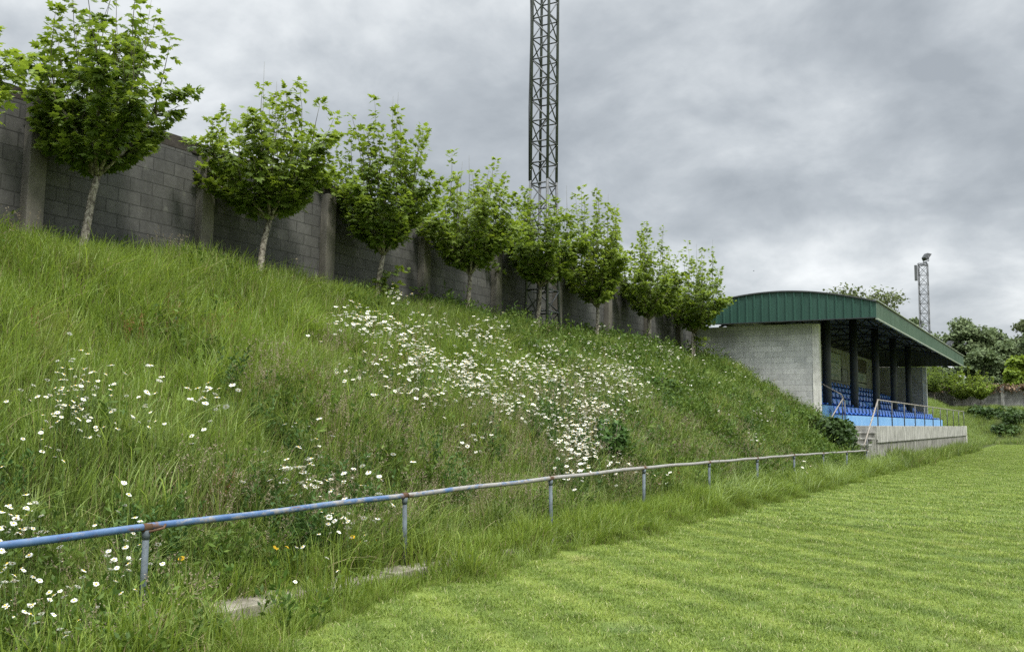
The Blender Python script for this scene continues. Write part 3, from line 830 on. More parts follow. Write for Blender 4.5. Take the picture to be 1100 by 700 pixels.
QP = np.array([(0, -.32, 0), (.45, -.5, .06), (1, -.1, -.05), (.9, .3, .04), (.4, .52, -.06)]); QF = np.array([(0, 1, 2), (0, 2, 3), (0, 3, 4)])
def big_tree(loc, h, w, seed, label, mat='leaf_far', n=11000, leaf=.34, low=.18, group='trees beyond the walls', name='broadleaf_tree'):
    r = np.random.default_rng(seed)
    h *= 1.1
    t = empty(name, loc, label, 'tree', group)
    tr = MB(); tr.tube([(0, 0, -.3), (.1, .05, h*.3), (.0, .1, h*.62)], [w*.045+.08, w*.03+.06, .06], 8)
    lobes = []
    for k in range(26):
        az = r.uniform(0, 6.283); f = r.uniform(0, 1)
        z = h*(low+.22+(.62-low)*f)
        rr = w*.5*(.66*math.sqrt(max(.12, 1-((f-.32)/.75)**2)))*r.uniform(.35, 1.05)
        lobes.append((math.cos(az)*rr, math.sin(az)*rr, z, w*r.uniform(.09, .2)))
        if k < 7: tr.tube([(0, 0, h*r.uniform(.2, .4)), (math.cos(az)*rr*.5, math.sin(az)*rr*.5, z*.8), (math.cos(az)*rr, math.sin(az)*rr, z)], [.10, .06, .03], 5)
    tr.build('trunk', M['bark_far'], t)
    pos = []; nr = []
    per = n//len(lobes)
    for (lx, ly, lz, lr) in lobes:
        d_ = r.normal(size=(per, 3)); d_ /= np.linalg.norm(d_, axis=1, keepdims=True)
        d_[:, 2] = np.where(d_[:, 2] < -.3, -d_[:, 2]*.5, d_[:, 2])
        rad_ = lr*(r.uniform(.15, 1.25, per)**.5)*(1+.25*np.sin(d_[:, 0]*7+seed)*np.cos(d_[:, 2]*6+d_[:, 1]*5))
        pos.append(np.array([lx, ly, lz])+d_*rad_[:, None]*np.array([1.1, 1.1, .85])); nr.append(d_+r.normal(0, .5, (per, 3))+np.array([0, 0, .5]))
    pos = np.concatenate(pos); nr = np.concatenate(nr); m_ = len(pos)
    me = leaves_mesh('crown', pos, r.normal(size=(m_, 3))+np.array([0, 0, -.3]), nr, r.uniform(.55, 1.15, m_)*leaf, r.uniform(0, 1, m_), M[mat], (QP, QF))
    c = bpy.data.objects.new('crown', me); COL.objects.link(c); c.parent = t
BIG = [
 (-20.6, 115, 18.6, 14.0, 'leaf_far_olive', 'olive green tree whose crown shows above the stand roof'),
 (-16.0, 121, 15.2, 6.5, 'leaf_far', 'dark tree behind the distant mast, left of the taller pair'),
 (-10.4, 121, 14.2, 7.0, 'leaf_far', 'tall rounded dark tree beyond the far wall, right of the distant mast'),
 (-7.4, 128, 13.6, 6.5, 'leaf_far', 'dark tree beyond the far wall, set back between two taller crowns'),
 (-4.3, 124, 14.6, 6.5, 'leaf_far_olive', 'tall olive tree beyond the far wall at the right edge'),
 (.6, 126, 14.0, 7.0, 'leaf_far', 'dark tree beyond the far wall, just past the right edge'),
 (-12.6, 113, 9.3, 5.0, 'leaf_far', 'lower dark tree close behind the small bright trees'),
 (-8.4, 113, 10.2, 5.0, 'leaf_far', 'middle height dark tree rising close over the far wall'),
 (-4.6, 111, 9.0, 4.2, 'leaf_far_light', 'lower light green tree over the far wall near the right edge'),
 (-.5, 112, 9.3, 5.0, 'leaf_far_light', 'light green tree over the far wall, past the right edge'),
 (-17.5, 112, 11.0, 5.0, 'leaf_far', 'low dark tree hidden mostly by the stand roof'),
 (-27.5, 122, 13.0, 7.0, 'leaf_far_olive', 'olive tree hidden mostly by the stand roof and plane trees'),
 (-14.5, 110.5, 8.6, 4.0, 'leaf_far_light', 'bushy light tree behind the far roof end, filling the gap over the wall'),
 (-2.6, 119, 13.0, 6.0, 'leaf_far', 'dark tree between the olive tree and the right edge, beyond the far wall'),
 (-6.6, 118, 11.0, 5.0, 'leaf_far', 'dark middle tree behind the far wall, under the tall olive crown'),
 (-34, 124, 12.5, 8.0, 'leaf_far', 'dark tree low behind the nearest plane tree of the stand'),
]
for i, (x, yy, h_, w_, mt, lb) in enumerate(BIG):
    big_tree((x, yy, 0 if yy > 101 else 0), h_, w_, 500+i, lb, mt)

def bush(loc, sx, sy, sz, n, seed, label, mat='leaf_bush', leaf=.11, cat='bush', group=None, name='bush'):
    r = np.random.default_rng(seed)
    t = empty(name, loc, label, cat, group)
    tr = MB()
    for k in range(9):
        az = r.uniform(0, 6.28); tr.tube([(0, 0, -.15), (math.cos(az)*sx*.3, math.sin(az)*sy*.3, sz*.45), (math.cos(az)*sx*.55, math.sin(az)*sy*.55, sz*r.uniform(.6, .9))], [.022, .014, .006], 5)
    tr.build('stems', M['twig'], t)
    lob = [(r.uniform(-.55, .55)*sx, r.uniform(-.55, .55)*sy, sz*r.uniform(.25, .72), r.uniform(.28, .45)) for _ in range(16)]
    pos = []; nr = []; per = n//16
    for lx, ly, lz, lr in lob:
        d_ = r.normal(size=(per, 3)); d_ /= np.linalg.norm(d_, axis=1, keepdims=True)
        rad_ = lr*r.uniform(.35, 1.05, per)**.5
        p = np.array([lx, ly, lz])+d_*rad_[:, None]*np.array([sx, sy, sz*.75]); p[:, 2] = np.maximum(p[:, 2], r.uniform(-.05, .15, per)-.25)
        pos.append(p); nr.append(d_+r.normal(0, .45, (per, 3))+np.array([0, 0, .6]))
    pos = np.concatenate(pos); nr = np.concatenate(nr); m_ = len(pos)
    me = leaves_mesh('foliage', pos, r.normal(size=(m_, 3))+np.array([0, 0, -.35]), nr, r.uniform(.6, 1.25, m_)*leaf, r.uniform(0, 1, m_), M[mat], (QP, QF))
    c = bpy.data.objects.new('foliage', me); COL.objects.link(c); c.parent = t
bush((-6.75, 31.3, .45), .95, 1.3, 1.35, 5200, 41, 'dense dark green bush at the end of the pipe rail, left of the concrete steps')
bush((-7.7, 30.6, 1.2), .8, 1.2, .9, 2600, 42, 'lower scrubby bush on the bank behind the dense dark bush', 'weed', .10)
bush((-6.75, 14.5, .62), .33, .5, 1.0, 1500, 43, 'small dark leafy clump among the white daisies above the rail', 'weed_dark', .085)
bush((-8.9, 21.5, 2.1), .9, 1.6, .6, 2400, 44, 'low leafy clump on the bank right of the big daisy patch', 'weed', .085)
for i, (x, yy, z, sx, sy, sz, lb) in enumerate([(-6.2, 94.0, 1.3, 2.2, 1.8, 2.0, 'dark shrub on the end bank below the far wall'), (-3.6, 92.5, .6, 1.8, 1.8, 2.6, 'dark shrub on the end bank at the right edge'), (-4.9, 90.5, .2, 1.5, 1.2, 1.5, 'low dark shrub at the corner where the two banks meet'), (-.6, 93, .7, 2.0, 1.8, 2.4, 'dark shrub on the end bank just past the right edge')]):
    bush((x, yy, z), sx, sy, sz, 2400, 60+i, lb, 'leaf_bush', .28, 'shrub', 'shrubs on the end bank')
# brown creeper tangled over the far wall top
r = np.random.default_rng(9); m_ = 3200
pos = np.stack([r.uniform(-12, 6, m_), 99.9+r.normal(0, .22, m_), 5.25+r.normal(0, .12, m_)-np.abs(r.normal(0, .28, m_))*(r.uniform(0, 1, m_) < .6)], 1)
me = leaves_mesh('dry_creeper', pos, r.normal(size=(m_, 3)), r.normal(size=(m_, 3))+np.array([0, -.5, .5]), r.uniform(.10, .22, m_), r.uniform(0, 1, m_), M['creeper'] if 'creeper' in M else M['seedhead'], (QP, QF))
o = bpy.data.objects.new('dry_creeper', me); COL.objects.link(o); tag(o, 'dry brown creeper tangled along the top of the far wall', 'creeper', kind='stuff')
# a bird far off in the sky
mb = MB(); mb.tube([(-.22, 0, 0), (-.1, 0, .01), (.05, 0, .02), (.2, 0, .01), (.3, 0, 0)], [.01, .05, .065, .04, .012], 8)
for s in (-1, 1):
    mb.face_set([(.10, s*.03, .04), (-.06, s*.03, .04), (-.04, s*.3, .16), (.08, s*.3, .17), (-.10, s*.62, .10), (.10, s*.03, .02), (-.06, s*.03, .02)], [(0, 1, 2, 3), (3, 2, 4)], 0)
b_ = mb.build('bird', M['steel_dark']); tag(b_, 'small dark bird flying far off in the grey sky', 'bird'); b_.location = (-27.88, 95.0, 17.2); b_.scale = (.35, .35, .35); b_.rotation_euler = (0, .1, .6)
DAISY = (
    '0,-570,347 0,-535,376 0,-557,313 0,-545,292 0,-583,357 0,-568,317 0,-531,372 0,-580,359 0,-508,273 0,-494,320 0,-538,300 0,-584,374 0,-518,298 '
    '0,-531,308 0,-593,368 0,-492,331 0,-548,273 0,-541,344 0,-566,294 0,-547,288 0,-500,341 0,-503,342 0,-544,297 0,-504,282 0,-534,338 0,-598,347 '
    '0,-499,313 0,-536,312 0,-507,270 0,-605,367 0,-504,338 0,-533,268 0,-535,341 0,-559,315 0,-532,315 0,-541,316 0,-559,343 0,-574,310 0,-538,360 '
    '0,-584,363 0,-567,296 0,-512,288 0,-549,321 0,-539,388 0,-546,390 0,-548,276 0,-546,281 0,-582,354 0,-535,330 0,-539,356 0,-561,296 0,-552,323 '
    '0,-502,329 0,-565,329 0,-591,352 0,-523,334 0,-553,358 0,-558,337 0,-559,375 0,-517,310 0,-573,345 0,-549,335 0,-541,288 0,-527,304 0,-549,367 '
    '0,-548,361 0,-539,314 0,-556,342 0,-548,333 0,-549,364 0,-557,327 0,-528,362 0,-616,343 0,-563,334 0,-522,338 1,-569,422 1,-540,405 1,-592,457 '
    '1,-633,447 1,-559,410 1,-636,473 1,-641,487 1,-543,361 1,-580,440 1,-564,432 1,-634,464 1,-585,430 1,-578,430 1,-585,451 1,-577,445 1,-572,451 '
    '1,-578,423 1,-560,420 1,-559,449 1,-558,415 1,-555,413 1,-562,419 1,-577,424 1,-603,464 1,-545,426 1,-627,479 1,-608,460 1,-556,427 1,-636,474 '
    '1,-581,442 1,-564,450 1,-604,456 1,-538,371 1,-568,419 1,-594,452 3,-500,563 3,-525,565 3,-503,529 3,-536,566 3,-498,549 6,-609,374 6,-633,393 '
    '6,-628,390 6,-628,404 6,-645,403 6,-612,362 6,-607,358 6,-602,365 6,-625,388 6,-606,358 6,-598,357 6,-612,365 6,-644,393 6,-625,402 6,-680,399 '
    '6,-627,383 6,-606,352 6,-641,405 6,-641,395 6,-609,363 6,-629,389 6,-622,352 6,-600,352 6,-629,382 6,-604,409 6,-606,362 6,-635,395 6,-628,404 '
    '6,-633,397 6,-632,384 6,-634,396 6,-637,384 6,-630,395 6,-637,401 6,-624,388 6,-621,373 6,-634,396 6,-636,384 6,-632,387 6,-603,385 6,-630,399 '
    '6,-621,380 6,-610,359 7,-729,509 7,-732,476 7,-724,488 7,-737,532 7,-716,540 7,-720,488 7,-726,490 7,-727,493 7,-738,510 7,-670,445 7,-696,479 '
    '7,-735,477 7,-727,525 7,-735,487 7,-738,457 7,-716,518 7,-719,474 7,-704,457 7,-725,477 7,-739,485 7,-738,478 7,-702,472 7,-704,446 7,-714,467 '
    '7,-706,487 7,-744,572 7,-726,479 7,-722,465 7,-714,456 7,-705,491 7,-712,451 7,-711,462 7,-713,489 7,-725,473 7,-752,490 7,-739,491 7,-741,438 '
    '7,-739,453 7,-692,443 7,-727,493 7,-714,558 7,-719,526 7,-715,460 7,-740,498 7,-726,473 7,-710,449 7,-726,497 7,-724,474 7,-708,475 7,-729,495 '
    '7,-716,455 7,-737,507 7,-711,490 7,-732,472 7,-751,483 7,-737,514 7,-730,480 7,-724,489 7,-735,473 7,-747,468 7,-712,567 7,-717,483 7,-725,562 '
    '7,-734,478 7,-733,492 7,-730,498 7,-720,494 7,-720,477 7,-699,484 7,-705,480 7,-730,495 7,-731,476 7,-725,477 7,-743,489 7,-712,472 7,-720,547 '
    '7,-716,501 7,-702,461 7,-724,531 7,-700,445 7,-720,600 7,-706,522 7,-709,499 7,-723,478 7,-736,480 7,-702,496 7,-724,477 7,-743,475 7,-748,538 '
    '7,-734,548 7,-698,443 7,-713,503 7,-723,471 7,-706,434 7,-733,510 7,-734,513 7,-739,587 7,-715,488 7,-719,474 7,-729,495 7,-725,568 7,-755,527 '
    '7,-742,514 7,-709,513 7,-722,521 7,-701,458 7,-738,503 7,-684,446 8,-771,529 8,-762,515 8,-749,499 8,-776,505 8,-752,507 8,-751,526 8,-737,483 '
    '8,-759,541 8,-748,524 8,-753,506 8,-777,574 8,-754,495 8,-761,568 8,-761,533 8,-758,594 8,-751,575 8,-756,529 8,-742,497 8,-762,511 8,-740,505 '
    '8,-786,515 8,-753,503 8,-763,595 8,-760,519 8,-762,617 8,-748,535 8,-730,491 9,-706,610 9,-744,657 9,-682,605 9,-706,610 9,-734,618 9,-734,562 '
    '9,-741,645 9,-733,563 9,-742,658 9,-733,636 9,-750,684 9,-727,634 9,-748,669 9,-736,649 9,-733,629 9,-748,626 9,-731,649 9,-725,562 9,-740,635 '
    '9,-743,650 9,-740,664 9,-751,677 9,-734,569 9,-741,656 9,-729,660 9,-739,643 9,-707,606 9,-731,568 9,-722,556 10,-677,704 10,-706,761 10,-666,708 '
    '10,-701,747 10,-661,708 10,-659,731 10,-635,730 10,-708,756 10,-659,699 10,-691,754 10,-663,700 10,-637,735 10,-653,689 10,-706,740 10,-667,721 '
    '10,-660,716 10,-696,758 10,-699,773 10,-659,706 10,-659,699 10,-668,713 10,-658,686 10,-665,706 10,-661,680 10,-670,716 10,-669,713 10,-664,688 '
    '10,-659,692 10,-666,705 10,-650,712 10,-698,763 10,-668,700 10,-664,706 10,-662,700 10,-697,767 10,-657,718 10,-674,716 10,-663,742 10,-652,690 '
    '10,-664,677 10,-656,708 10,-689,748 10,-662,697 10,-709,727 10,-660,709 10,-662,721 10,-682,729 10,-667,701 10,-707,767 10,-633,703 10,-674,706 '
    '10,-676,694 10,-697,760 10,-703,771 11,-607,685 11,-568,661 11,-652,721 11,-652,630 11,-662,690 11,-595,690 11,-614,775 11,-602,702 11,-653,784 '
    '11,-649,734 11,-658,717 11,-638,763 11,-574,671 11,-668,686 11,-596,706 11,-597,653 11,-650,793 11,-591,661 11,-586,649 11,-586,681 11,-622,689 '
    '11,-594,655 11,-601,678 11,-650,687 11,-572,644 11,-564,649 11,-596,685 11,-673,816 11,-645,744 11,-661,666 11,-607,685 11,-646,666 11,-613,699 '
    '11,-599,726 11,-560,679 11,-600,675 11,-618,705 11,-664,671 11,-612,710 11,-643,671 11,-657,771 11,-645,698 11,-655,839 11,-632,735 11,-593,722 '
    '11,-595,686 11,-654,706 11,-592,716 11,-643,770 11,-621,707 11,-595,693 11,-652,760 11,-595,690 11,-660,786 11,-657,703 11,-651,621 11,-556,608 '
    '11,-650,730 11,-678,707 11,-645,674 11,-606,675 11,-644,720 11,-595,682 11,-658,679 11,-662,785 11,-643,654 11,-559,666 11,-664,783 11,-657,722 '
    '11,-627,809 11,-656,698 11,-673,665 11,-672,848 11,-653,802 12,-958,1082 12,-949,1119 12,-933,1109 12,-965,1081 12,-928,1099 12,-928,1137 12,-939,1095 '
    '12,-965,1087 12,-964,1201 12,-819,1067 12,-957,1076 12,-928,1071 12,-1037,1352 12,-878,1104 12,-954,1218 12,-1028,1295 12,-1056,1357 12,-905,1090 '
    '12,-930,1076 12,-928,1071 12,-987,1294 12,-907,1067 12,-1052,1356 12,-904,1024 12,-907,1050 12,-913,1070 12,-1065,1340 12,-965,1098 12,-924,1091 '
    '12,-878,1076 12,-980,1162 12,-913,1112 12,-945,1143 12,-909,1097 12,-915,1062 12,-979,1103 12,-901,1014 12,-912,1032 12,-910,1012 12,-961,1108 '
    '12,-961,1256 12,-1066,1375 12,-1073,1377 12,-987,1144 12,-939,1116 12,-893,1063 12,-1054,1302 12,-943,1120 12,-913,1042 12,-876,1081 12,-891,1043 '
    '12,-932,1110 12,-1044,1358 12,-903,1031 12,-1041,1332 12,-906,1001 12,-954,1193 12,-909,1027 12,-1028,1316 12,-932,1117 12,-1061,1346 12,-920,1129 '
    '12,-971,1270 12,-1058,1324 12,-953,1222 12,-971,1105 12,-906,1043 12,-911,1075 12,-928,1124 12,-881,1088 12,-908,1035 12,-860,1035 12,-933,1180 '
    '12,-1023,1295 12,-995,1138 12,-1026,1321 12,-957,1111 12,-933,1077 12,-880,1071 12,-933,1124 12,-922,1082 12,-1055,1351 12,-934,1098 12,-1062,1349 '
    '12,-1062,1350 12,-963,1177 12,-929,1091 12,-1052,1328 12,-944,1109 12,-915,1072 12,-950,1116 12,-1041,1325 12,-967,1125 12,-917,1106 12,-965,1084 '
    '12,-924,1063 12,-919,1090 12,-909,1076 12,-899,1020 12,-919,1066 12,-952,1107 12,-908,1049 12,-901,1071 12,-1048,1320 12,-1054,1351 12,-900,1037 '
    '12,-903,1101 12,-916,1022 12,-918,1113 12,-898,1063 12,-902,1078 12,-929,1119 12,-919,1073 12,-900,1057 12,-1036,1314 12,-899,1058 12,-878,1087 '
    '12,-943,1222 12,-931,1065 13,-831,1091 13,-930,1167 13,-863,1069 13,-776,983 13,-955,1313 13,-827,1118 13,-944,1232 13,-823,1096 13,-867,1133 '
    '13,-939,1281 13,-938,1236 13,-874,1110 13,-829,1095 13,-934,1256 13,-939,1221 13,-870,1092 13,-800,1114 13,-928,1179 13,-880,1127 13,-934,1228 '
    '13,-864,1194 13,-775,956 13,-824,1130 13,-808,989 13,-876,1137 13,-926,1181 13,-873,950 13,-781,983 13,-941,1195 13,-919,1189 13,-868,1157 '
    '13,-870,1180 13,-821,1097 13,-955,1358 13,-891,1106 13,-872,1189 13,-943,1286 13,-851,1122 13,-825,1017 13,-849,1124 13,-848,1072 13,-834,1018 '
    '13,-870,1149 13,-880,1110 13,-882,1161 13,-939,1331 13,-941,1188 13,-928,1130 13,-858,1160 13,-916,1191 13,-839,1127 13,-879,1093 13,-842,1142 '
    '13,-837,1072 13,-912,1137 13,-828,1007 13,-762,961 13,-836,1006 13,-852,1178 13,-914,1312 13,-872,1157 13,-939,1327 13,-849,1089 13,-830,1035 '
    '13,-945,1225 13,-867,1186 13,-945,1295 13,-879,1153 13,-866,978 13,-778,999 13,-970,1229 13,-909,1094 13,-980,1395 13,-854,1152 13,-918,1127 '
    '13,-836,1023 13,-853,1128 13,-940,1242 13,-917,1120 13,-849,1141 13,-762,919 13,-836,1125 13,-820,1098 13,-877,1112 13,-823,997 13,-926,1199 '
    '13,-923,1105 13,-844,1152 13,-891,1155 13,-944,1302 13,-949,1257 13,-892,1172 13,-905,1107 13,-869,1135 13,-881,1151 13,-918,1169 13,-929,1221 '
    '13,-788,975 13,-899,1055 13,-903,1309 13,-960,1154 13,-912,1152 13,-961,1319 13,-843,1156 13,-830,1126 13,-843,1135 13,-834,1141 13,-918,1119 '
    '13,-954,1194 13,-947,1139 13,-922,1113 13,-935,1126 13,-820,1024 13,-841,1164 13,-766,955 13,-873,1175 13,-908,1189 13,-810,1080 13,-924,1316 '
    '13,-854,1155 13,-820,1066 13,-801,1015 13,-976,1583 13,-923,1102 13,-935,1252 13,-822,1002 13,-814,1088 13,-917,1165 13,-854,1134 13,-964,1380 '
    '13,-875,1176 13,-964,1197 13,-806,1036 13,-870,1201 13,-871,1091 13,-920,1132 13,-814,1144 13,-822,1079 13,-906,1075 13,-819,1070 13,-826,1157 '
    '13,-922,1194 13,-861,1137 13,-852,1122 13,-893,1151 13,-810,1125 13,-892,1095 13,-951,1263 13,-783,996 13,-805,1013 13,-826,1111 13,-974,1331 '
    '13,-907,1247 13,-894,1206 13,-951,1269 13,-899,1160 13,-827,1036 13,-764,949 13,-947,1121 13,-849,1131 13,-935,1294 13,-774,942 13,-875,1176 '
    '13,-860,1099 13,-849,1138 13,-912,1078 13,-928,1088 13,-876,1141 13,-954,1327 13,-834,1158 13,-891,1155 13,-858,1163 13,-911,1198 13,-823,1148 '
    '13,-825,1157 13,-970,1165 13,-906,1117 13,-823,1155 13,-937,1215 13,-872,1168 13,-922,1194 13,-828,1011 13,-887,1169 13,-784,984 13,-937,1132 '
    '13,-824,1106 13,-902,1225 13,-879,1237 13,-888,1245 13,-828,1120 13,-816,1079 13,-842,1157 13,-937,1532 13,-931,1128 13,-962,1333 13,-824,1140 '
    '13,-821,1132 13,-794,1034 13,-878,1192 13,-824,1017 13,-914,1171 13,-811,1072 13,-820,1101 13,-888,1179 13,-908,1017 13,-946,1227 13,-917,1211 '
    '13,-890,1100 13,-838,1131 13,-805,1065 13,-832,1100 13,-951,1256 13,-832,1104 13,-904,1160 13,-911,1089 13,-871,1162 13,-926,1191 13,-914,1122 '
    '13,-912,1081 13,-804,1070 13,-904,1160 13,-906,1057 13,-845,1081 13,-938,1247 13,-926,1100 13,-812,1085 13,-859,1152 13,-840,1035 13,-993,1340 '
    '13,-928,1278 13,-833,1124 13,-827,1023 13,-933,1257 13,-941,1132 13,-866,1087 13,-782,976 13,-841,1097 13,-810,1069 13,-881,1145 13,-939,1222 '
    '13,-855,1183 13,-930,1277 13,-908,1112 13,-849,1099 13,-911,1219 13,-842,1199 13,-859,1128 13,-827,1022 13,-863,1114 13,-863,1150 13,-789,988 '
    '13,-921,1152 13,-861,1162 13,-808,997 13,-784,992 13,-860,1141 13,-948,1106 13,-895,1075 13,-844,1166 13,-926,1237 13,-982,1192 13,-899,1146 '
    '13,-833,1141 13,-839,1103 13,-1010,1420 13,-845,1126 13,-825,1151 13,-859,1135 13,-806,1054 13,-872,1126 13,-921,1216 13,-935,1217 13,-910,1065 '
    '13,-889,939 13,-905,1185 13,-878,1147 13,-854,1173 13,-859,1019 13,-926,1103 13,-822,1001 13,-925,1192 13,-839,1190 13,-936,1192 13,-849,1128 '
    '13,-946,1365 13,-865,1141 13,-973,1286 13,-871,1105 13,-938,1387 14,-814,1087 14,-839,1416 14,-845,1429 14,-849,1247 14,-837,1153 14,-878,1330 '
    '14,-908,1372 14,-763,1139 14,-835,1334 14,-845,1380 14,-944,1482 14,-891,1416 14,-765,1005 14,-797,1226 14,-768,1112 14,-751,1071 14,-848,1501 '
    '14,-812,1219 14,-797,1138 14,-942,1578 14,-765,1099 14,-754,1055 14,-817,1303 14,-833,1430 14,-777,1050 14,-882,1369 14,-818,1205 14,-802,927 '
    '14,-834,1131 14,-904,1361 14,-767,1095 14,-834,1247 14,-870,1204 14,-864,1311 14,-788,1193 14,-797,1384 14,-804,1122 14,-825,1101 14,-766,892 '
    '14,-806,1076 14,-808,1232 14,-806,1181 14,-874,1209 14,-759,1107 14,-817,1174 14,-760,1089 14,-866,1281 14,-831,1228 14,-840,1169 14,-801,1156 '
    '14,-791,1219 14,-806,1072 14,-817,1367 14,-804,947 14,-760,1022 14,-827,1170 14,-861,1221 14,-780,1037 14,-779,1154 14,-807,1187 14,-845,1391 '
    '14,-845,1151 14,-788,901 14,-791,1208 14,-822,1248 14,-844,1450 14,-874,1498 14,-765,1156 14,-857,1133 14,-786,1138 14,-844,1159 14,-867,1165 '
    '14,-912,1444 14,-859,1293 14,-827,1198 14,-812,1131 14,-814,1197 14,-852,1414 14,-889,1382 14,-877,1348 14,-776,1141 14,-901,1409 14,-829,1384 '
    '14,-752,1056 14,-749,1019 14,-852,1252 14,-851,1291 14,-878,1477 14,-883,1421 14,-820,1210 14,-793,1042 14,-789,1147 14,-751,1078 14,-763,1059 '
    '14,-857,1175 14,-789,1196 14,-813,1201 14,-766,1142 14,-769,1027 14,-774,1034 14,-842,1438 14,-836,1255 14,-911,1441 14,-764,1005 14,-871,1366 '
    '14,-938,1430 14,-761,1001 14,-906,1247 14,-803,1116 14,-776,1128 14,-774,1146 14,-758,1073 14,-876,1422 14,-812,920 14,-843,1307 14,-887,1352 '
    '14,-778,1056 14,-791,1258 14,-824,1123 14,-774,1213 14,-841,1456 14,-767,1067 14,-839,1166 14,-763,1024 14,-774,1160 14,-794,1189 14,-875,1412 '
    '14,-864,1149 14,-756,1092 14,-765,1033 14,-792,1261 14,-799,1038 14,-807,1293 14,-850,1450 14,-764,1142 14,-799,1235 14,-765,1040 14,-872,1301 '
    '14,-942,1399 14,-905,1476 14,-818,1197 14,-867,1407 14,-817,966 14,-881,1525 14,-808,1179 14,-859,1497 14,-805,1101 14,-836,1196 14,-772,1046 '
    '14,-762,1133 14,-779,1241 14,-771,1057 14,-853,1445 14,-760,1022 14,-887,1344 14,-827,1125 14,-820,1175 14,-775,1089 14,-826,1133 14,-776,1240 '
    '14,-748,1066 14,-874,1420 14,-833,1254 14,-832,1392 14,-842,1445 14,-853,1177 14,-797,1060 14,-826,1220 14,-797,1071 14,-752,1052 14,-845,1200 '
    '14,-869,1486 14,-862,1540 14,-768,1073 14,-872,1495 14,-826,1143 14,-873,1396 14,-877,1474 14,-750,1022 14,-769,1055 14,-779,1234 14,-795,914 '
    '14,-817,1167 14,-802,934 14,-752,1059 14,-882,1475 14,-901,1384 14,-825,1140 14,-768,1077 14,-822,1223 14,-906,1349 14,-849,1296 14,-864,1307 '
    '14,-795,942 14,-846,1171 14,-772,1165 14,-792,1225 14,-836,1322 14,-794,939 14,-845,1433 14,-800,1210 14,-760,1089 14,-831,1365 14,-860,1443 '
    '14,-824,972 14,-762,1021 14,-825,1298 14,-785,1160 14,-810,957 14,-830,1259 14,-909,1375 14,-763,1073 14,-930,1474 14,-811,921 14,-946,1547 '
    '14,-802,1117 14,-837,1265 14,-857,1544 14,-841,1242 14,-817,1096 14,-797,1148 14,-845,1148 14,-856,1190 14,-939,1507 14,-757,1056 14,-867,1477 '
    '14,-774,1139 14,-863,1283 14,-882,1204 14,-817,1149 14,-858,1290 14,-871,1306 14,-892,1394 14,-769,1048 14,-761,1088 14,-812,1325 14,-774,1090 '
    '14,-893,1428 14,-850,1264 14,-843,1223 14,-926,1448 14,-800,1185 14,-824,1165 14,-872,1362 14,-758,1055 14,-758,1083 14,-780,1157 14,-1020,1670 '
    '14,-949,1535 14,-857,1344 14,-769,1044 14,-808,1145 14,-768,1119 14,-827,1131 14,-752,1017 14,-795,1037 14,-784,1224 14,-871,1296 14,-856,1123 '
    '14,-843,1448 14,-824,1106 14,-899,1340 14,-832,1128 14,-894,1202 14,-826,1294 14,-867,1312 14,-845,1147 14,-920,1456 14,-878,1340 14,-804,1070 '
    '14,-744,1033 14,-893,1351 14,-861,1158 14,-776,902 14,-900,1406 14,-788,1136 14,-922,1616 14,-856,1253 14,-789,1220 14,-763,1073 14,-869,1251 '
    '14,-829,1415 14,-837,1269 14,-784,1041 14,-803,1190 14,-797,905 14,-780,1191 14,-832,1403 14,-806,1269 14,-962,1536 14,-853,1265 14,-799,1168 '
    '14,-833,1134 14,-789,1027 14,-796,1057 14,-883,1315 14,-957,1579 14,-926,1463 14,-895,1346 14,-918,1605 14,-813,1208 14,-831,1072 14,-879,1227 '
    '14,-837,1378 14,-848,1241 14,-829,1349 14,-821,1224 14,-813,1183 14,-775,1163 14,-828,1215 14,-835,1394 14,-758,1031 14,-870,1299 14,-797,1194 '
    '14,-787,937 14,-806,1297 14,-824,1197 14,-818,1415 14,-818,1405 14,-770,896 14,-850,1418 14,-769,1069 14,-822,1318 15,-792,1349 15,-898,1548 '
    '15,-909,1664 15,-869,1356 15,-839,1553 15,-812,1223 15,-920,1610 15,-808,1183 15,-824,1330 15,-791,1128 15,-808,1440 15,-777,1419 15,-739,1216 '
    '15,-892,1457 15,-794,1196 15,-814,1207 15,-824,1218 15,-682,1042 15,-904,1590 15,-825,1274 15,-812,1194 15,-824,1563 15,-825,1270 15,-888,1643 '
    '15,-817,1297 15,-1005,1595 15,-730,1230 15,-808,1201 15,-898,1734 15,-806,1192 15,-951,1417 15,-818,1205 15,-829,1222 15,-832,1480 15,-886,1595 '
    '15,-792,1299 15,-809,1154 15,-909,1403 15,-936,1786 15,-763,1386 15,-793,1295 15,-907,1444 15,-755,1237 15,-868,1259 15,-804,1221 15,-833,1381 '
    '15,-993,1526 15,-915,1364 15,-846,1242 15,-910,1670 15,-886,1658 15,-767,1446 15,-784,1164 15,-882,1570 15,-696,1039 15,-844,1398 15,-809,1242 '
    '15,-979,1504 15,-765,1219 15,-951,1491 15,-830,1383 15,-786,1289 15,-844,1247 15,-971,1847 15,-909,1337 15,-989,1518 15,-958,1567 15,-797,1286 '
    '15,-817,1518 15,-797,1215 15,-838,1529 15,-818,1398 15,-948,1574 15,-919,1805 15,-884,1543 15,-764,1241 15,-972,1491 15,-890,1613 15,-825,1249 '
    '15,-748,1256 15,-819,1207 15,-822,1290 15,-846,1301 15,-841,1537 15,-830,1327 15,-708,1083 15,-827,1505 15,-895,1600 15,-808,1507 15,-857,1551 '
    '15,-791,1321 15,-794,1467 15,-771,1268 15,-943,1736 15,-804,1238 15,-981,1583 15,-782,1197 15,-968,1462 15,-828,1324 15,-759,1410 15,-797,1229 '
    '15,-809,1509 15,-993,1554 15,-844,1472 15,-995,1961 15,-790,1185 15,-800,1185 15,-918,1366 15,-814,1415 15,-858,1357 15,-948,1757 15,-980,1486 '
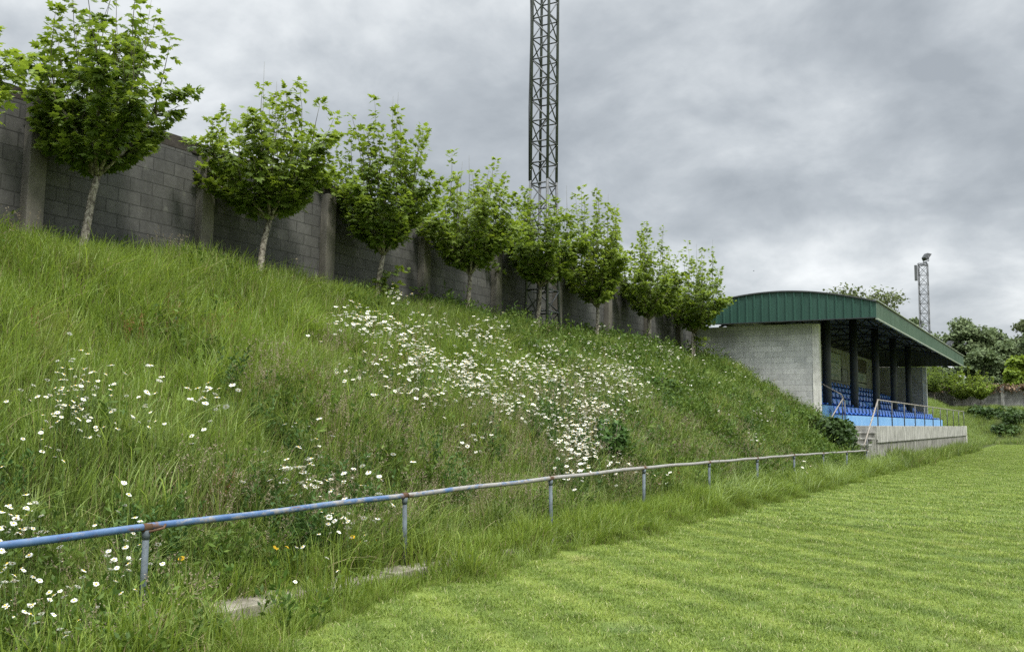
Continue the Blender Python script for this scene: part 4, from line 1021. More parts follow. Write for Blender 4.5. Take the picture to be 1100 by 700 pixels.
    '15,-818,1212 15,-757,1358 15,-962,1491 15,-801,1223 15,-777,1289 15,-1008,1639 15,-755,1441 15,-768,1260 15,-841,1323 15,-735,1226 15,-965,1637 '
    '15,-954,1556 15,-761,1366 15,-933,1792 15,-692,1060 15,-699,1033 15,-880,1293 15,-1010,1557 15,-855,1443 15,-950,1780 15,-732,1189 15,-889,1438 '
    '15,-991,1738 15,-891,1528 15,-686,1032 15,-1026,1624 15,-948,1704 15,-936,1473 15,-949,1503 15,-832,1340 15,-788,1327 15,-809,1204 15,-907,1359 '
    '15,-781,1212 15,-947,1409 15,-933,1848 15,-951,1541 15,-743,1375 15,-754,1382 15,-707,1056 15,-870,1458 15,-768,1147 15,-859,1240 15,-803,1145 '
    '15,-777,1281 15,-802,1412 15,-967,1523 15,-759,1406 15,-791,1412 15,-839,1261 15,-916,1546 15,-743,1400 15,-825,1509 15,-915,1660 15,-876,1317 '
    '15,-795,1456 15,-759,1445 15,-856,1548 15,-825,1221 15,-920,1336 15,-804,1203 15,-801,1399 15,-694,1051 15,-950,1742 15,-785,1227 15,-975,1566 '
    '15,-780,1156 15,-954,1408 15,-828,1391 15,-787,1257 15,-849,1532 15,-927,1813 15,-939,1542 15,-939,1693 15,-849,1553 15,-794,1277 15,-918,1749 '
    '15,-808,1440 15,-804,1376 15,-860,1486 15,-847,1266 15,-989,1560 15,-1047,1676 15,-1016,1627 15,-852,1269 15,-983,1744 15,-856,1481 15,-757,1404 '
    '15,-805,1329 15,-914,1576 15,-838,1553 15,-987,1572 15,-851,1516 15,-780,1392 15,-748,1341 15,-858,1526 15,-856,1221 15,-699,1058 15,-833,1335 '
    '15,-807,1191 15,-946,1558 15,-800,1203 15,-755,1399 15,-996,1605 15,-944,1770 15,-990,1848 15,-885,1350 15,-797,1169 15,-941,1519 15,-947,1480 '
    '15,-845,1398 15,-901,1345 15,-925,1642 15,-915,1343 15,-826,1519 15,-843,1244 15,-901,1543 15,-959,1855 15,-849,1292 15,-825,1291 15,-823,1508 '
    '15,-830,1256 15,-763,1432 15,-929,1411 15,-796,1247 15,-821,1382 15,-833,1247 15,-702,1098 15,-854,1455 15,-789,1143 15,-811,1181 15,-868,1269 '
    '15,-769,1262 15,-834,1225 15,-804,1344 15,-939,1397 15,-775,1469 15,-766,1243 15,-807,1494 15,-851,1446 15,-952,1526 15,-963,1543 15,-1019,1611 '
    '15,-935,1692 15,-956,1491 15,-790,1146 15,-1006,1925 15,-998,1555 15,-800,1227 15,-839,1215 15,-764,1252 15,-771,1236 15,-954,1774 15,-829,1521 '
    '15,-884,1526 15,-787,1197 15,-971,1576 15,-700,1039 15,-877,1495 15,-773,1453 15,-734,1209 15,-930,1516 15,-848,1244 15,-880,1310 15,-943,1746 '
    '15,-812,1233 15,-811,1181 15,-1001,1872 15,-794,1249 15,-787,1211 15,-941,1769 15,-1016,1616 15,-906,1574 15,-761,1423 15,-880,1451 15,-786,1409 '
    '15,-863,1438 15,-758,1442 15,-962,1793 15,-846,1622 15,-859,1521 15,-834,1275 15,-697,1063 15,-944,1411 15,-984,1539 15,-886,1573 15,-947,1434 '
    '15,-753,1446 15,-789,1175 15,-817,1451 15,-863,1287 15,-817,1381 15,-822,1532 15,-882,1552 16,-814,1256 16,-747,1313 16,-734,1244 16,-758,1351 '
    '16,-766,1173 16,-769,1206 16,-787,1180 16,-763,1207 16,-767,1127 16,-823,1201 16,-749,1410 16,-796,1192 16,-723,1076 16,-737,1292 16,-761,1152 '
    '16,-810,1224 16,-814,1270 16,-759,1192 16,-781,1159 16,-746,1310 16,-816,1438 16,-769,1273 16,-750,1258 16,-796,1195 16,-738,1161 16,-749,1202 '
    '16,-813,1205 16,-784,1189 16,-753,1361 16,-795,1269 16,-831,1498 16,-754,1199 16,-754,1291 16,-783,1204 16,-764,1375 16,-779,1168 16,-833,1504 '
    '16,-799,1232 16,-796,1240 16,-739,1237 16,-783,1225 16,-772,1193 16,-748,1386 16,-806,1301 16,-795,1185 16,-798,1215 16,-846,1281 16,-742,1130 '
    '16,-817,1473 16,-790,1202 16,-762,1411 16,-743,1365 16,-786,1184 16,-837,1522 16,-746,1176 16,-769,1255 16,-778,1259 16,-815,1245 16,-822,1491 '
    '16,-783,1214 16,-750,1364 16,-753,1418 16,-782,1187 16,-761,1226 16,-768,1168 16,-818,1286 16,-750,1409 16,-766,1352 16,-763,1309 16,-760,1237 '
    '16,-772,1140 16,-748,1224 16,-761,1141 16,-785,1399 16,-762,1309 16,-780,1178 16,-756,1222 16,-721,1099 16,-729,1076 16,-814,1186 16,-826,1502 '
    '16,-798,1401 16,-757,1397 16,-739,1121 16,-750,1300 16,-766,1402 16,-753,1305 16,-718,1076 16,-753,1400 16,-757,1341 16,-767,1274 16,-763,1355 '
    '16,-743,1196 16,-810,1263 16,-808,1563 16,-810,1154 16,-769,1266 16,-721,1151 16,-785,1230 16,-769,1213 16,-767,1246 16,-811,1519 16,-779,1213 '
    '16,-769,1188 16,-776,1169 16,-829,1190 16,-712,1105 16,-766,1177 16,-742,1302 16,-788,1119 16,-797,1268 16,-753,1305 16,-778,1168 16,-804,1221 '
    '16,-757,1348 16,-771,1229 16,-768,1140 16,-750,1198 16,-803,1169 16,-792,1261 16,-826,1270 16,-766,1068 16,-811,1252 16,-752,1292 16,-816,1210 '
    '16,-748,1281 16,-805,1435 16,-780,1188 16,-764,1245 16,-774,1241 16,-803,1190 16,-795,1249 16,-784,1189 16,-758,1164 16,-759,1220 16,-754,1192 '
    '17,-752,1450 17,-859,1631 17,-848,1396 17,-821,1716 17,-851,1502 17,-787,1602 17,-841,1435 17,-819,1802 17,-873,1586 17,-777,1275 17,-802,1571 '
    '17,-870,1592 17,-863,1748 17,-856,1478 17,-786,1571 17,-957,1741 17,-789,1600 17,-820,1551 17,-768,1844 17,-882,1777 17,-754,1325 17,-765,1423 '
    '17,-724,1638 17,-746,1356 17,-889,1533 17,-724,1558 17,-799,1421 17,-751,1482 17,-816,1508 17,-877,1626 17,-904,1643 17,-901,1799 17,-848,1543 '
    '17,-955,1763 17,-777,1415 17,-845,1654 17,-842,1487 17,-931,1916 17,-782,1869 17,-780,1747 17,-809,1682 17,-848,1596 17,-847,1371 17,-755,1571 '
    '17,-896,1736 17,-957,1916 17,-847,1677 17,-901,1972 17,-804,1710 17,-856,1565 17,-788,1542 17,-919,1607 17,-768,1534 17,-821,1597 17,-830,1664 '
    '17,-914,1678 17,-804,1380 17,-852,1829 17,-850,1429 17,-778,1302 17,-803,1267 17,-852,1660 17,-819,1626 17,-730,1318 17,-766,1799 17,-858,1720 '
    '17,-806,1712 17,-798,1608 17,-737,1334 17,-757,1570 17,-868,1667 17,-861,1495 17,-912,1616 17,-898,1654 17,-837,1888 17,-1025,1888 17,-843,1445 '
    '17,-857,1889 17,-852,1431 17,-864,1466 17,-767,1401 17,-837,1448 17,-957,1768 17,-831,1681 17,-847,1501 17,-978,2036 17,-855,1697 17,-895,2043 '
    '17,-1077,2265 17,-765,1451 17,-835,1728 17,-919,1720 17,-819,1394 17,-927,1694 17,-731,1310 17,-829,1493 17,-930,1819 17,-769,1322 17,-769,1744 '
    '17,-842,1488 17,-728,1263 17,-760,1501 17,-977,1780 17,-752,1759 17,-911,1669 17,-833,1472 17,-832,1350 17,-758,1281 17,-911,1680 17,-909,1692 '
    '17,-839,1816 17,-788,1619 17,-717,1351 17,-807,1504 17,-727,1422 17,-939,1679 17,-812,1568 17,-821,1523 17,-824,1531 17,-847,1702 17,-899,1727 '
    '17,-898,1689 17,-803,1904 17,-812,1680 17,-834,1426 17,-739,1354 17,-924,1872 17,-835,1478 17,-851,1650 17,-802,1468 17,-884,1952 17,-832,1526 '
    '17,-961,2040 17,-817,1529 17,-859,1409 17,-822,1617 17,-915,1829 17,-765,1751 17,-845,1711 17,-855,1802 17,-774,1811 17,-873,1491 17,-914,1632 '
    '17,-824,1647 17,-747,1475 17,-898,1861 17,-879,1543 17,-828,1719 17,-744,1501 17,-833,1399 17,-781,1405 17,-815,1337 17,-845,1556 17,-855,1633 '
    '17,-927,1754 17,-932,1754 17,-918,1872 17,-778,1639 17,-852,1435 17,-743,1548 17,-821,1730 17,-851,1488 17,-818,1855 17,-991,2009 17,-770,1504 '
    '17,-769,1488 17,-796,1378 17,-887,1531 17,-732,1341 17,-941,1783 17,-863,1509 17,-867,1502 17,-865,1760 17,-763,1509 17,-872,1467 17,-846,1671 '
    '17,-817,1631 17,-832,1568 17,-928,1799 17,-877,1520 17,-868,1466 17,-767,1443 17,-905,1797 17,-856,1513 17,-818,1521 17,-895,1680 17,-826,1758 '
    '17,-1075,2263 17,-952,1762 17,-709,1259 17,-882,1967 17,-848,1476 17,-793,1840 17,-739,1325 17,-747,1566 17,-843,1476 17,-928,1869 17,-808,1953 '
    '17,-811,1768 17,-904,1896 17,-943,1746 17,-919,1678 17,-876,1820 17,-973,1846 17,-825,1439 17,-831,1530 17,-963,1782 17,-794,1347 17,-790,1561 '
    '17,-763,1270 17,-813,1602 17,-863,1846 17,-737,1313 17,-983,1832 17,-786,1529 17,-711,1303 17,-926,1941 17,-921,1702 17,-722,1327 17,-887,1739 '
    '17,-752,1447 17,-899,1783 17,-860,1465 17,-854,1613 17,-920,1685 17,-832,1364 17,-727,1622 17,-836,1776 17,-893,2136 17,-771,1781 17,-885,1497 '
    '17,-940,1868 17,-728,1231 17,-976,2132 17,-831,1663 17,-792,1517 17,-836,1653 17,-795,1702 17,-818,1310 17,-763,1256 17,-872,1390 17,-912,1898 '
    '17,-770,1303 17,-843,1719 17,-916,1923 17,-870,1588 17,-838,1539 17,-774,1561 17,-927,1669 17,-982,1967 17,-839,1539 17,-941,2184 17,-872,1646 '
    '17,-904,1882 17,-976,1822 17,-942,1723 17,-738,1414 17,-803,1528 17,-774,1818 17,-958,1743 17,-894,1600 17,-840,1513 17,-759,1241 17,-826,1488 '
    '17,-879,1684 17,-958,1961 17,-817,1522 17,-747,1408 17,-951,1688 17,-866,1531 17,-864,1874 17,-823,1739 17,-956,1755 17,-756,1476 17,-889,1748 '
    '17,-849,1482 17,-749,1579 17,-862,1552 17,-823,1669 17,-869,1518 17,-830,1727 17,-730,1286 17,-1052,2123 17,-857,1505 17,-765,1599 17,-798,1700 '
    '17,-737,1324 17,-823,1672 17,-752,1475 17,-811,1544 17,-868,1505 17,-784,1611 17,-836,1428 17,-823,1598 17,-904,1562 17,-837,1434 17,-854,1567 '
    '17,-914,1629 17,-945,1724 17,-849,1536 17,-858,1431 17,-960,1711 17,-873,1463 17,-810,1495 17,-832,1413 17,-856,1576 17,-853,1670 17,-952,2110 '
    '17,-798,1422 17,-848,1437 17,-781,1789 17,-893,1678 17,-948,1725 17,-731,1331 17,-856,1784 17,-833,1525 17,-804,1478 17,-719,1304 17,-916,1891 '
    '17,-859,1539 17,-879,1877 17,-892,1682 17,-841,1340 17,-826,1396 17,-845,1450 17,-766,1507 17,-730,1328 17,-869,1610 17,-774,1512 17,-863,1621 '
    '17,-832,1399 17,-834,1464 17,-849,1711 17,-956,1734 17,-918,1697 17,-908,1637 17,-739,1322 17,-865,1817 17,-970,1907 17,-949,1985 17,-764,1636 '
    '17,-867,1432 17,-763,1819 17,-744,1456 17,-756,1475 17,-836,1685 17,-847,1586 17,-937,1704 17,-850,1633 17,-762,1570 17,-834,1626 17,-837,1558 '
    '17,-861,1569 17,-898,1865 17,-905,1849 17,-730,1659 17,-831,1629 17,-795,1431 17,-794,1432 17,-725,1279 17,-1003,2030 17,-841,1386 17,-906,1641 '
    '17,-810,1618 17,-950,1795 17,-857,1692 17,-814,1570 17,-895,1579 17,-798,1390 17,-836,1653 17,-936,1786 17,-899,1875 17,-812,1631 17,-853,1779 '
    '17,-878,1625 17,-929,1918 17,-854,1423 17,-784,1533 17,-863,1699 17,-831,1554 17,-865,1735 17,-851,1844 17,-780,1297 17,-801,1572 17,-899,1928 '
    '17,-874,1747 17,-838,1353 17,-729,1484 17,-775,1332 17,-762,1552 17,-797,1416 17,-810,1607 17,-855,1588 17,-740,1483 17,-883,1893 17,-759,1290 '
    '17,-871,1415 17,-905,1635 17,-815,1544 17,-855,1770 17,-868,1586 17,-889,1727 17,-946,1667 17,-870,1557 17,-877,1763 17,-919,1907 17,-822,1585 '
    '17,-908,1703 17,-772,1760 17,-764,1529 17,-795,1435 17,-879,1695 17,-824,1718 17,-875,1602 17,-833,1592 17,-784,1495 17,-867,1970 17,-798,1700 '
    '17,-812,1733 17,-804,1295 17,-777,1303 17,-865,1634 17,-751,1384 17,-771,1602 17,-855,1785 17,-850,1873 17,-984,2081 17,-783,1640 17,-855,1465 '
    '17,-735,1367 17,-759,1554 17,-793,1587 17,-814,1471 17,-717,1341 17,-761,1486 17,-730,1230 17,-726,1623 17,-868,1878 17,-836,1674 17,-786,1884 '
    '17,-799,1583 17,-990,1844 17,-831,1649 17,-880,1648 17,-952,2067 17,-859,1511 17,-996,2323 17,-740,1423 17,-828,1687 17,-865,1887 17,-812,1325 '
    '17,-779,1875 17,-774,1540 17,-953,1771 17,-843,1392 17,-943,1961 17,-746,1359 17,-868,1579 17,-902,1830 17,-844,1577 17,-886,1672 17,-736,1395 '
    '17,-764,1456 17,-870,1448 17,-1019,2159 17,-864,1694 17,-767,1475 17,-843,1388 17,-817,1529 17,-756,1296 17,-757,1510 17,-906,1645 17,-854,1820 '
    '17,-730,1560 17,-968,1969 17,-819,1359 17,-761,1444 17,-740,1371 17,-875,1539 17,-965,1728 17,-905,1603 17,-850,1749 17,-739,1494 17,-780,1691 '
    '17,-730,1328 17,-849,1620 17,-827,1490 17,-760,1603 18,-854,1732 18,-731,1553 18,-743,1621 18,-722,1503 18,-665,1335 18,-698,1446 18,-764,1420 '
    '18,-736,1627 18,-766,1472 18,-696,1359 18,-889,2135 18,-725,1529 18,-870,1870 18,-926,2184 18,-671,1243 18,-715,1353 18,-667,1333 18,-750,1554 '
    '18,-827,1857 18,-594,1412 18,-728,1439 18,-646,1317 18,-702,1425 18,-725,1479 18,-676,1408 18,-616,1372 18,-804,1872 18,-990,2443 18,-743,1425 '
    '18,-867,2033 18,-710,1465 18,-795,1459 18,-728,1523 18,-703,1421 18,-701,1405 18,-683,1400 18,-697,1386 18,-750,1553 18,-859,1958 18,-694,1357 '
    '18,-714,1378 18,-790,1726 18,-712,1433 18,-734,1558 18,-715,1514 18,-722,1521 18,-728,1523 18,-733,1463 18,-770,1916 18,-716,1479 18,-970,2383 '
    '18,-779,1505 18,-599,1517 18,-788,1689 18,-642,1298 18,-712,1471 18,-712,1365 18,-788,1626 18,-682,1369 18,-709,1353 18,-745,1550 18,-654,1417 '
    '18,-785,1899 18,-867,1865 18,-694,1332 18,-761,1711 18,-691,1433 18,-829,1890 18,-718,1597 18,-716,1461 18,-702,1460 18,-802,1627 18,-801,1776 '
    '18,-705,1458 18,-596,1501 18,-817,1863 18,-808,1760 18,-753,1573 18,-742,1527 18,-626,1408 18,-727,1443 18,-712,1464 18,-876,2055 18,-716,1535 '
    '18,-679,1258 18,-709,1336 18,-814,1936 18,-708,1463 18,-686,1352 18,-807,1888 18,-840,1756 18,-805,1639 18,-802,1623 18,-702,1418 18,-671,1320 '
    '18,-995,2594 18,-740,1406 18,-735,1381 18,-1052,2591 18,-680,1366 18,-762,1636 18,-725,1455 18,-733,1432 18,-806,1687 18,-660,1335 18,-819,1837 '
    '18,-810,1847 18,-822,1715 18,-649,1371 18,-1002,2544 18,-684,1336 18,-810,1727 18,-768,1678 18,-661,1320 18,-608,1465 18,-691,1370 18,-790,1667 '
    '18,-775,1519 18,-735,1550 18,-861,1918 18,-667,1305 18,-734,1565 18,-607,1427 18,-812,1708 18,-701,1387 18,-675,1367 18,-627,1389 18,-1033,2572 '
    '18,-845,1823 18,-869,1905 18,-713,1368 18,-827,1758 18,-842,1896 18,-888,2096 18,-894,2085 18,-711,1387 18,-883,1931 18,-701,1342 18,-766,1475 '
    '18,-707,1475 18,-652,1411 18,-799,1798 18,-646,1316 18,-996,2442 18,-878,1924 18,-859,1881 18,-875,1898 18,-819,1805 18,-705,1479 18,-732,1454 '
    '18,-693,1404 18,-820,1843 18,-715,1472 18,-755,1462 18,-737,1418 18,-704,1304 18,-697,1534 18,-738,1545 18,-780,1783 18,-847,1829 18,-673,1467 '
    '18,-742,1499 18,-739,1614 18,-673,1364 18,-736,1356 18,-809,1587 18,-705,1349 18,-717,1468 18,-721,1504 18,-717,1446 18,-731,1479 18,-727,1478 '
    '18,-869,2018 18,-682,1400 18,-881,1978 18,-855,1887 18,-692,1400 18,-726,1440 18,-738,1474 18,-775,1494 18,-762,1689 18,-715,1374 18,-674,1357 '
    '18,-595,1309 18,-809,1837 18,-739,1403 18,-797,1796 18,-740,1588 18,-730,1512 18,-712,1390 18,-703,1358 18,-684,1393 18,-690,1364 18,-847,1843 '
    '18,-716,1493 18,-683,1544 18,-605,1454 18,-783,1721 18,-642,1281 18,-693,1368 18,-824,1819 18,-699,1551 18,-644,1269 18,-734,1628 18,-727,1407 '
    '18,-737,1594 18,-707,1482 18,-811,1835 18,-866,1943 18,-769,1452 18,-722,1433 18,-719,1529 18,-845,2031 18,-719,1530 18,-869,1965 18,-693,1449 '
    '18,-677,1450 18,-727,1506 18,-681,1313 18,-750,1515 18,-687,1439 18,-736,1479 18,-867,1921 18,-683,1523 18,-719,1550 18,-706,1517 18,-806,1800 '
    '18,-693,1435 18,-829,1651 18,-661,1327 18,-741,1447 18,-711,1468 18,-691,1338 18,-985,2457 18,-712,1394 18,-735,1462 18,-808,1626 18,-727,1597 '
    '18,-920,2180 18,-637,1394 18,-758,1766 18,-739,1586 18,-667,1369 18,-839,1785 18,-1023,2579 18,-733,1495 18,-694,1353 18,-724,1466 18,-731,1458 '
    '18,-800,1833 18,-828,1806 18,-798,1781 18,-906,2113 18,-668,1470 18,-753,1664 18,-753,1485 18,-1030,2641 18,-760,1645 18,-1043,2551 18,-836,1748 '
    '18,-638,1379 18,-664,1332 18,-750,1543 18,-742,1514 18,-655,1282 18,-742,1422 18,-686,1383 18,-819,1869 18,-763,1597 18,-1019,2578 18,-889,2079 '
    '18,-737,1587 18,-703,1312 18,-802,1584 18,-726,1444 18,-724,1431 18,-827,1642 18,-697,1421 18,-844,1806 18,-729,1470 18,-837,1885 18,-691,1352 '
    '18,-849,1898 18,-780,1617 18,-683,1506 18,-862,1857 18,-742,1471 18,-726,1486 18,-740,1652 18,-750,1441 18,-740,1504 18,-707,1348 18,-596,1508 '
    '18,-589,1453 18,-643,1393 18,-762,1408 18,-729,1473 18,-766,1440 18,-746,1553 18,-818,1873 18,-686,1327 18,-707,1408 18,-676,1334 18,-770,1589 '
    '18,-811,1681 18,-713,1467 18,-644,1375 18,-808,1865 18,-768,1534 18,-805,1730 18,-817,1800 18,-725,1533 18,-732,1640 18,-601,1322 18,-835,1992 '
    '18,-842,1786 18,-805,1766 18,-686,1275 18,-750,1465 18,-722,1573 18,-1019,2451 18,-744,1526 18,-640,1416 18,-746,1560 18,-701,1423 18,-738,1460 '
    '18,-819,1827 18,-729,1368 18,-764,1498 18,-709,1512 18,-897,2101 18,-729,1550 18,-774,1491 18,-921,2212 18,-861,1826 18,-822,1754 18,-688,1375 '
    '18,-773,1573 18,-711,1475 18,-713,1323 18,-730,1483 18,-705,1473 18,-693,1344 18,-855,1922 18,-730,1617 18,-800,1815 18,-668,1350 18,-736,1609 '
    '18,-757,1686 18,-703,1446 18,-730,1539 18,-859,1796 18,-699,1424 18,-831,1910 18,-688,1273 18,-702,1464 18,-695,1406 18,-722,1446 18,-829,1806 '
    '18,-687,1436 18,-804,1847 18,-702,1496 18,-853,1941 18,-892,2091 18,-614,1416 18,-832,1698 18,-845,1840 18,-688,1280 18,-714,1480 18,-667,1330 '
    '18,-1020,2514 18,-691,1437 18,-875,1919 18,-719,1558 18,-624,1427 18,-720,1479 18,-654,1304 18,-678,1326 18,-734,1551 18,-746,1443 18,-730,1515 '
    '18,-726,1454 18,-793,1809 18,-941,2195 18,-764,1709 18,-680,1356 18,-783,1548 18,-740,1553 18,-881,1911 18,-707,1545 18,-713,1470 18,-849,1824 '
    '18,-742,1514 18,-867,2012 18,-734,1480 18,-789,1681 18,-762,1503 18,-824,1834 18,-765,1486 18,-773,1488 18,-883,1928 18,-723,1597 18,-691,1356 '
    '18,-696,1443 18,-689,1537 18,-712,1580 18,-668,1418 18,-841,1713 18,-781,1747 18,-892,1943 18,-833,1926 18,-699,1505 18,-832,1913 18,-724,1487 '
    '18,-729,1550 18,-728,1622 18,-606,1350 18,-677,1337 18,-746,1402 18,-663,1301 18,-811,1811 18,-865,1947 18,-765,1708 18,-752,1418 18,-819,1869 '
    '18,-673,1309 18,-736,1479 18,-695,1402 18,-740,1466 18,-810,1826 18,-873,1871 18,-698,1456 18,-627,1432 18,-647,1464 18,-867,1956 18,-769,1723 '
    '18,-734,1477 18,-750,1455 18,-684,1265 18,-739,1589 18,-1052,2654 18,-727,1433 18,-730,1526 18,-690,1391 18,-740,1518 18,-660,1363 18,-667,1351 '
    '18,-608,1335 18,-859,2000 18,-715,1388 18,-716,1542 18,-757,1433 18,-781,1761 18,-730,1526 18,-686,1409 18,-825,1611 18,-756,1743 18,-734,1410 '
    '18,-726,1384 18,-696,1264 18,-719,1459 18,-705,1419 18,-818,1849 18,-697,1425 18,-675,1261 18,-997,2459 18,-743,1414 18,-620,1334 18,-862,1921 '
    '18,-717,1527 18,-866,1914 18,-823,1736 18,-740,1525 18,-694,1325 18,-717,1415 19,-705,1441 19,-681,1342 19,-664,1304 19,-621,1249 19,-683,1322 '
    '19,-696,1348 19,-693,1329 19,-712,1415 19,-666,1338 19,-705,1300 19,-665,1254 19,-703,1383 19,-661,1289 19,-624,1230 19,-691,1345 19,-657,1256 '
    '19,-698,1407 19,-686,1348 19,-702,1376 19,-697,1344 19,-701,1412 19,-682,1439 19,-674,1392 19,-658,1301 19,-681,1303 19,-705,1441 19,-677,1337 '
    '19,-662,1253 19,-683,1372 19,-669,1311 19,-686,1356 19,-676,1345 19,-754,1526 19,-685,1314 19,-673,1287 19,-685,1391 19,-672,1355 19,-674,1343 '
    '19,-751,1528 19,-676,1356 19,-683,1354 19,-696,1359 19,-678,1389 19,-628,1223 19,-669,1272 19,-653,1301 19,-624,1194 19,-675,1353 19,-710,1409 '
    '19,-667,1323 19,-753,1523 19,-628,1252 19,-660,1296 19,-702,1376 19,-696,1387 19,-693,1383 19,-611,1203 19,-696,1373 19,-682,1319 19,-680,1395 '
    '19,-671,1429 19,-681,1409 19,-655,1236 19,-677,1440 19,-695,1374 19,-698,1351 19,-664,1294 19,-699,1353 19,-628,1188 19,-701,1394 19,-678,1357 '
    '19,-663,1298 19,-666,1264 19,-679,1389 19,-695,1399 19,-683,1351 19,-699,1407 19,-628,1181 19,-678,1323 19,-673,1315 19,-642,1260 19,-698,1344 '
    '19,-665,1293 19,-677,1380 19,-680,1321 19,-669,1297 19,-697,1380 19,-712,1436 19,-627,1228 19,-741,1458 19,-686,1461 19,-693,1351 19,-682,1341 '
    '19,-638,1273 19,-678,1312 19,-711,1381 19,-659,1273 19,-650,1219 19,-717,1433 19,-679,1417 19,-641,1254 19,-707,1429 19,-670,1310 19,-639,1255 '
    '19,-697,1362 19,-681,1356 19,-666,1317 19,-681,1359 19,-623,1237 19,-679,1417 19,-675,1377 19,-663,1280 19,-645,1268 19,-698,1365 19,-700,1314 '
    '19,-637,1193 19,-662,1306 19,-683,1438 19,-671,1362 19,-701,1426 19,-673,1347 19,-667,1341 19,-665,1363 19,-628,1262 19,-672,1436 19,-688,1333 '
    '19,-680,1391 19,-666,1327 19,-688,1344 19,-702,1383 19,-674,1410 19,-709,1385 19,-665,1370 19,-694,1364 19,-700,1345 19,-678,1397 19,-696,1377 '
    '19,-702,1383 19,-672,1270 19,-670,1317 19,-629,1194 19,-678,1449 19,-699,1438 19,-624,1236 19,-677,1327 19,-694,1449 19,-690,1331 19,-684,1336 '
    '19,-761,1599 19,-683,1354 19,-638,1252 19,-654,1244 19,-701,1373 19,-764,1561 19,-701,1423 19,-741,1507 19,-713,1301 19,-676,1324 19,-696,1363 '
    '19,-706,1419 19,-567,1119 19,-638,1259 19,-695,1360 19,-680,1398 19,-666,1278 19,-712,1278 19,-705,1293 19,-632,1235 19,-666,1267 19,-632,1206 '
    '19,-769,1614 19,-703,1287 19,-692,1358 19,-673,1368 19,-666,1300 19,-693,1347 19,-675,1366 19,-689,1350 19,-687,1344 19,-643,1255 19,-672,1277 '
    '19,-680,1342 19,-745,1553 19,-694,1389 19,-740,1466 19,-667,1316 19,-678,1375 19,-636,1296 19,-647,1260 19,-734,1442 19,-687,1394 19,-654,1283 '
    '19,-677,1404 19,-697,1355 19,-662,1242 19,-674,1346 19,-682,1372 19,-668,1315 19,-699,1259 19,-659,1328 19,-661,1268 19,-673,1333 19,-761,1588 '
    '19,-694,1346 19,-623,1191 19,-696,1423 19,-675,1314 19,-637,1274 19,-674,1325 19,-694,1364 19,-694,1381 19,-662,1256 19,-695,1374 19,-677,1295 '
    '19,-622,1185 19,-635,1208 19,-619,1222 19,-706,1293 19,-621,1218 19,-743,1478 19,-622,1210 19,-630,1247 19,-706,1447 19,-675,1399 19,-661,1254 '
    '19,-673,1418 19,-680,1427 19,-628,1252 19,-684,1410 19,-675,1416 19,-687,1446 19,-636,1275 19,-674,1336 19,-635,1236 19,-622,1217 19,-696,1422 '
    '19,-664,1325 19,-665,1279 19,-676,1355 19,-694,1332 19,-707,1309 19,-663,1238 19,-621,1210 19,-700,1427 19,-750,1571 19,-677,1352 19,-698,1400 '
    '19,-690,1409 19,-687,1475 19,-698,1389 19,-684,1332 19,-667,1263 19,-667,1309 19,-658,1378 19,-680,1427 20,-967,1533 20,-946,1445 20,-938,1753 '
    '20,-1018,1756 20,-932,1430 20,-925,1403 20,-954,1444 20,-980,1763 20,-1021,2077 20,-975,1556 20,-920,1441 20,-1000,1560 20,-1045,1724 20,-1015,1730 '
    '20,-966,1875 20,-924,1390 20,-1041,1898 20,-898,1421 20,-954,1820 20,-934,1393 20,-995,1553 20,-987,1882 20,-964,1500 20,-995,1739 20,-1006,2041 '
    '20,-997,1548 20,-1058,2126 20,-961,1547 20,-908,1464 20,-1079,2165 20,-953,1704 20,-1013,1967 20,-928,1401 20,-1011,1771 20,-982,1586 20,-1039,2139 '
    '20,-927,1434 20,-975,1795 20,-998,1868 20,-1066,2290 20,-1012,1957 20,-989,1803 20,-923,1454 20,-994,1613 20,-966,1421 20,-977,2118 20,-949,1626 '
    '20,-943,1377 20,-938,1447 20,-976,1506 20,-944,1422 20,-950,1478 20,-978,1772 20,-1036,1849 20,-1002,1640 20,-999,1769 20,-958,1480 20,-966,1678 '
    '20,-976,1541 20,-946,1843 20,-920,1340 20,-956,1520 20,-1065,2248 20,-997,1861 20,-944,1475 20,-1012,1851 20,-1045,1779 20,-985,1858 20,-937,1677 '
    '20,-1070,2125 20,-972,1745 20,-897,1355 20,-948,1546 20,-1014,2163 20,-993,1801 20,-1017,2052 20,-1012,1820 20,-948,1746 20,-1003,1604 20,-956,1438 '
    '20,-954,1535 20,-953,1507 20,-914,1984 20,-944,1541 20,-946,1445 20,-1019,1624 20,-975,1499 20,-963,1504 20,-972,1681 20,-977,1558 20,-985,1549 '
    '20,-1075,2386 20,-966,1815 20,-994,1634 20,-1058,1862 20,-1079,2130 20,-1035,2131 20,-960,1964 21,-826,1674 21,-961,2255 21,-1070,2787 21,-869,1708 '
    '21,-957,2198 21,-856,1802 21,-1079,2798 21,-957,2187 21,-877,1904 21,-803,1710 21,-866,2146 21,-821,2244 21,-867,2258 21,-925,2276 21,-848,2285 '
    '21,-986,2674 21,-827,1663 21,-859,1863 21,-941,2409 21,-866,1795 21,-862,1766 21,-894,2201 21,-1028,2583 21,-849,1683 21,-830,1830 21,-1004,2606 '
    '21,-919,2016 21,-902,1774 21,-907,1936 21,-834,1771 21,-971,3047 21,-873,2135 21,-832,2265 21,-868,2314 21,-950,2143 21,-872,1728 21,-883,2261 '
    '21,-971,2157 21,-893,1797 21,-983,2458 21,-825,1713 21,-888,2216 21,-987,2297 21,-922,2355 21,-795,2121 21,-966,2089 21,-833,1669 21,-853,2169 '
    '21,-907,1799 21,-1072,2785 21,-1030,2578 21,-926,2008 21,-844,2295 21,-836,1748 21,-818,1644 21,-802,1786 21,-1033,2526 21,-1062,2700 21,-828,1630 '
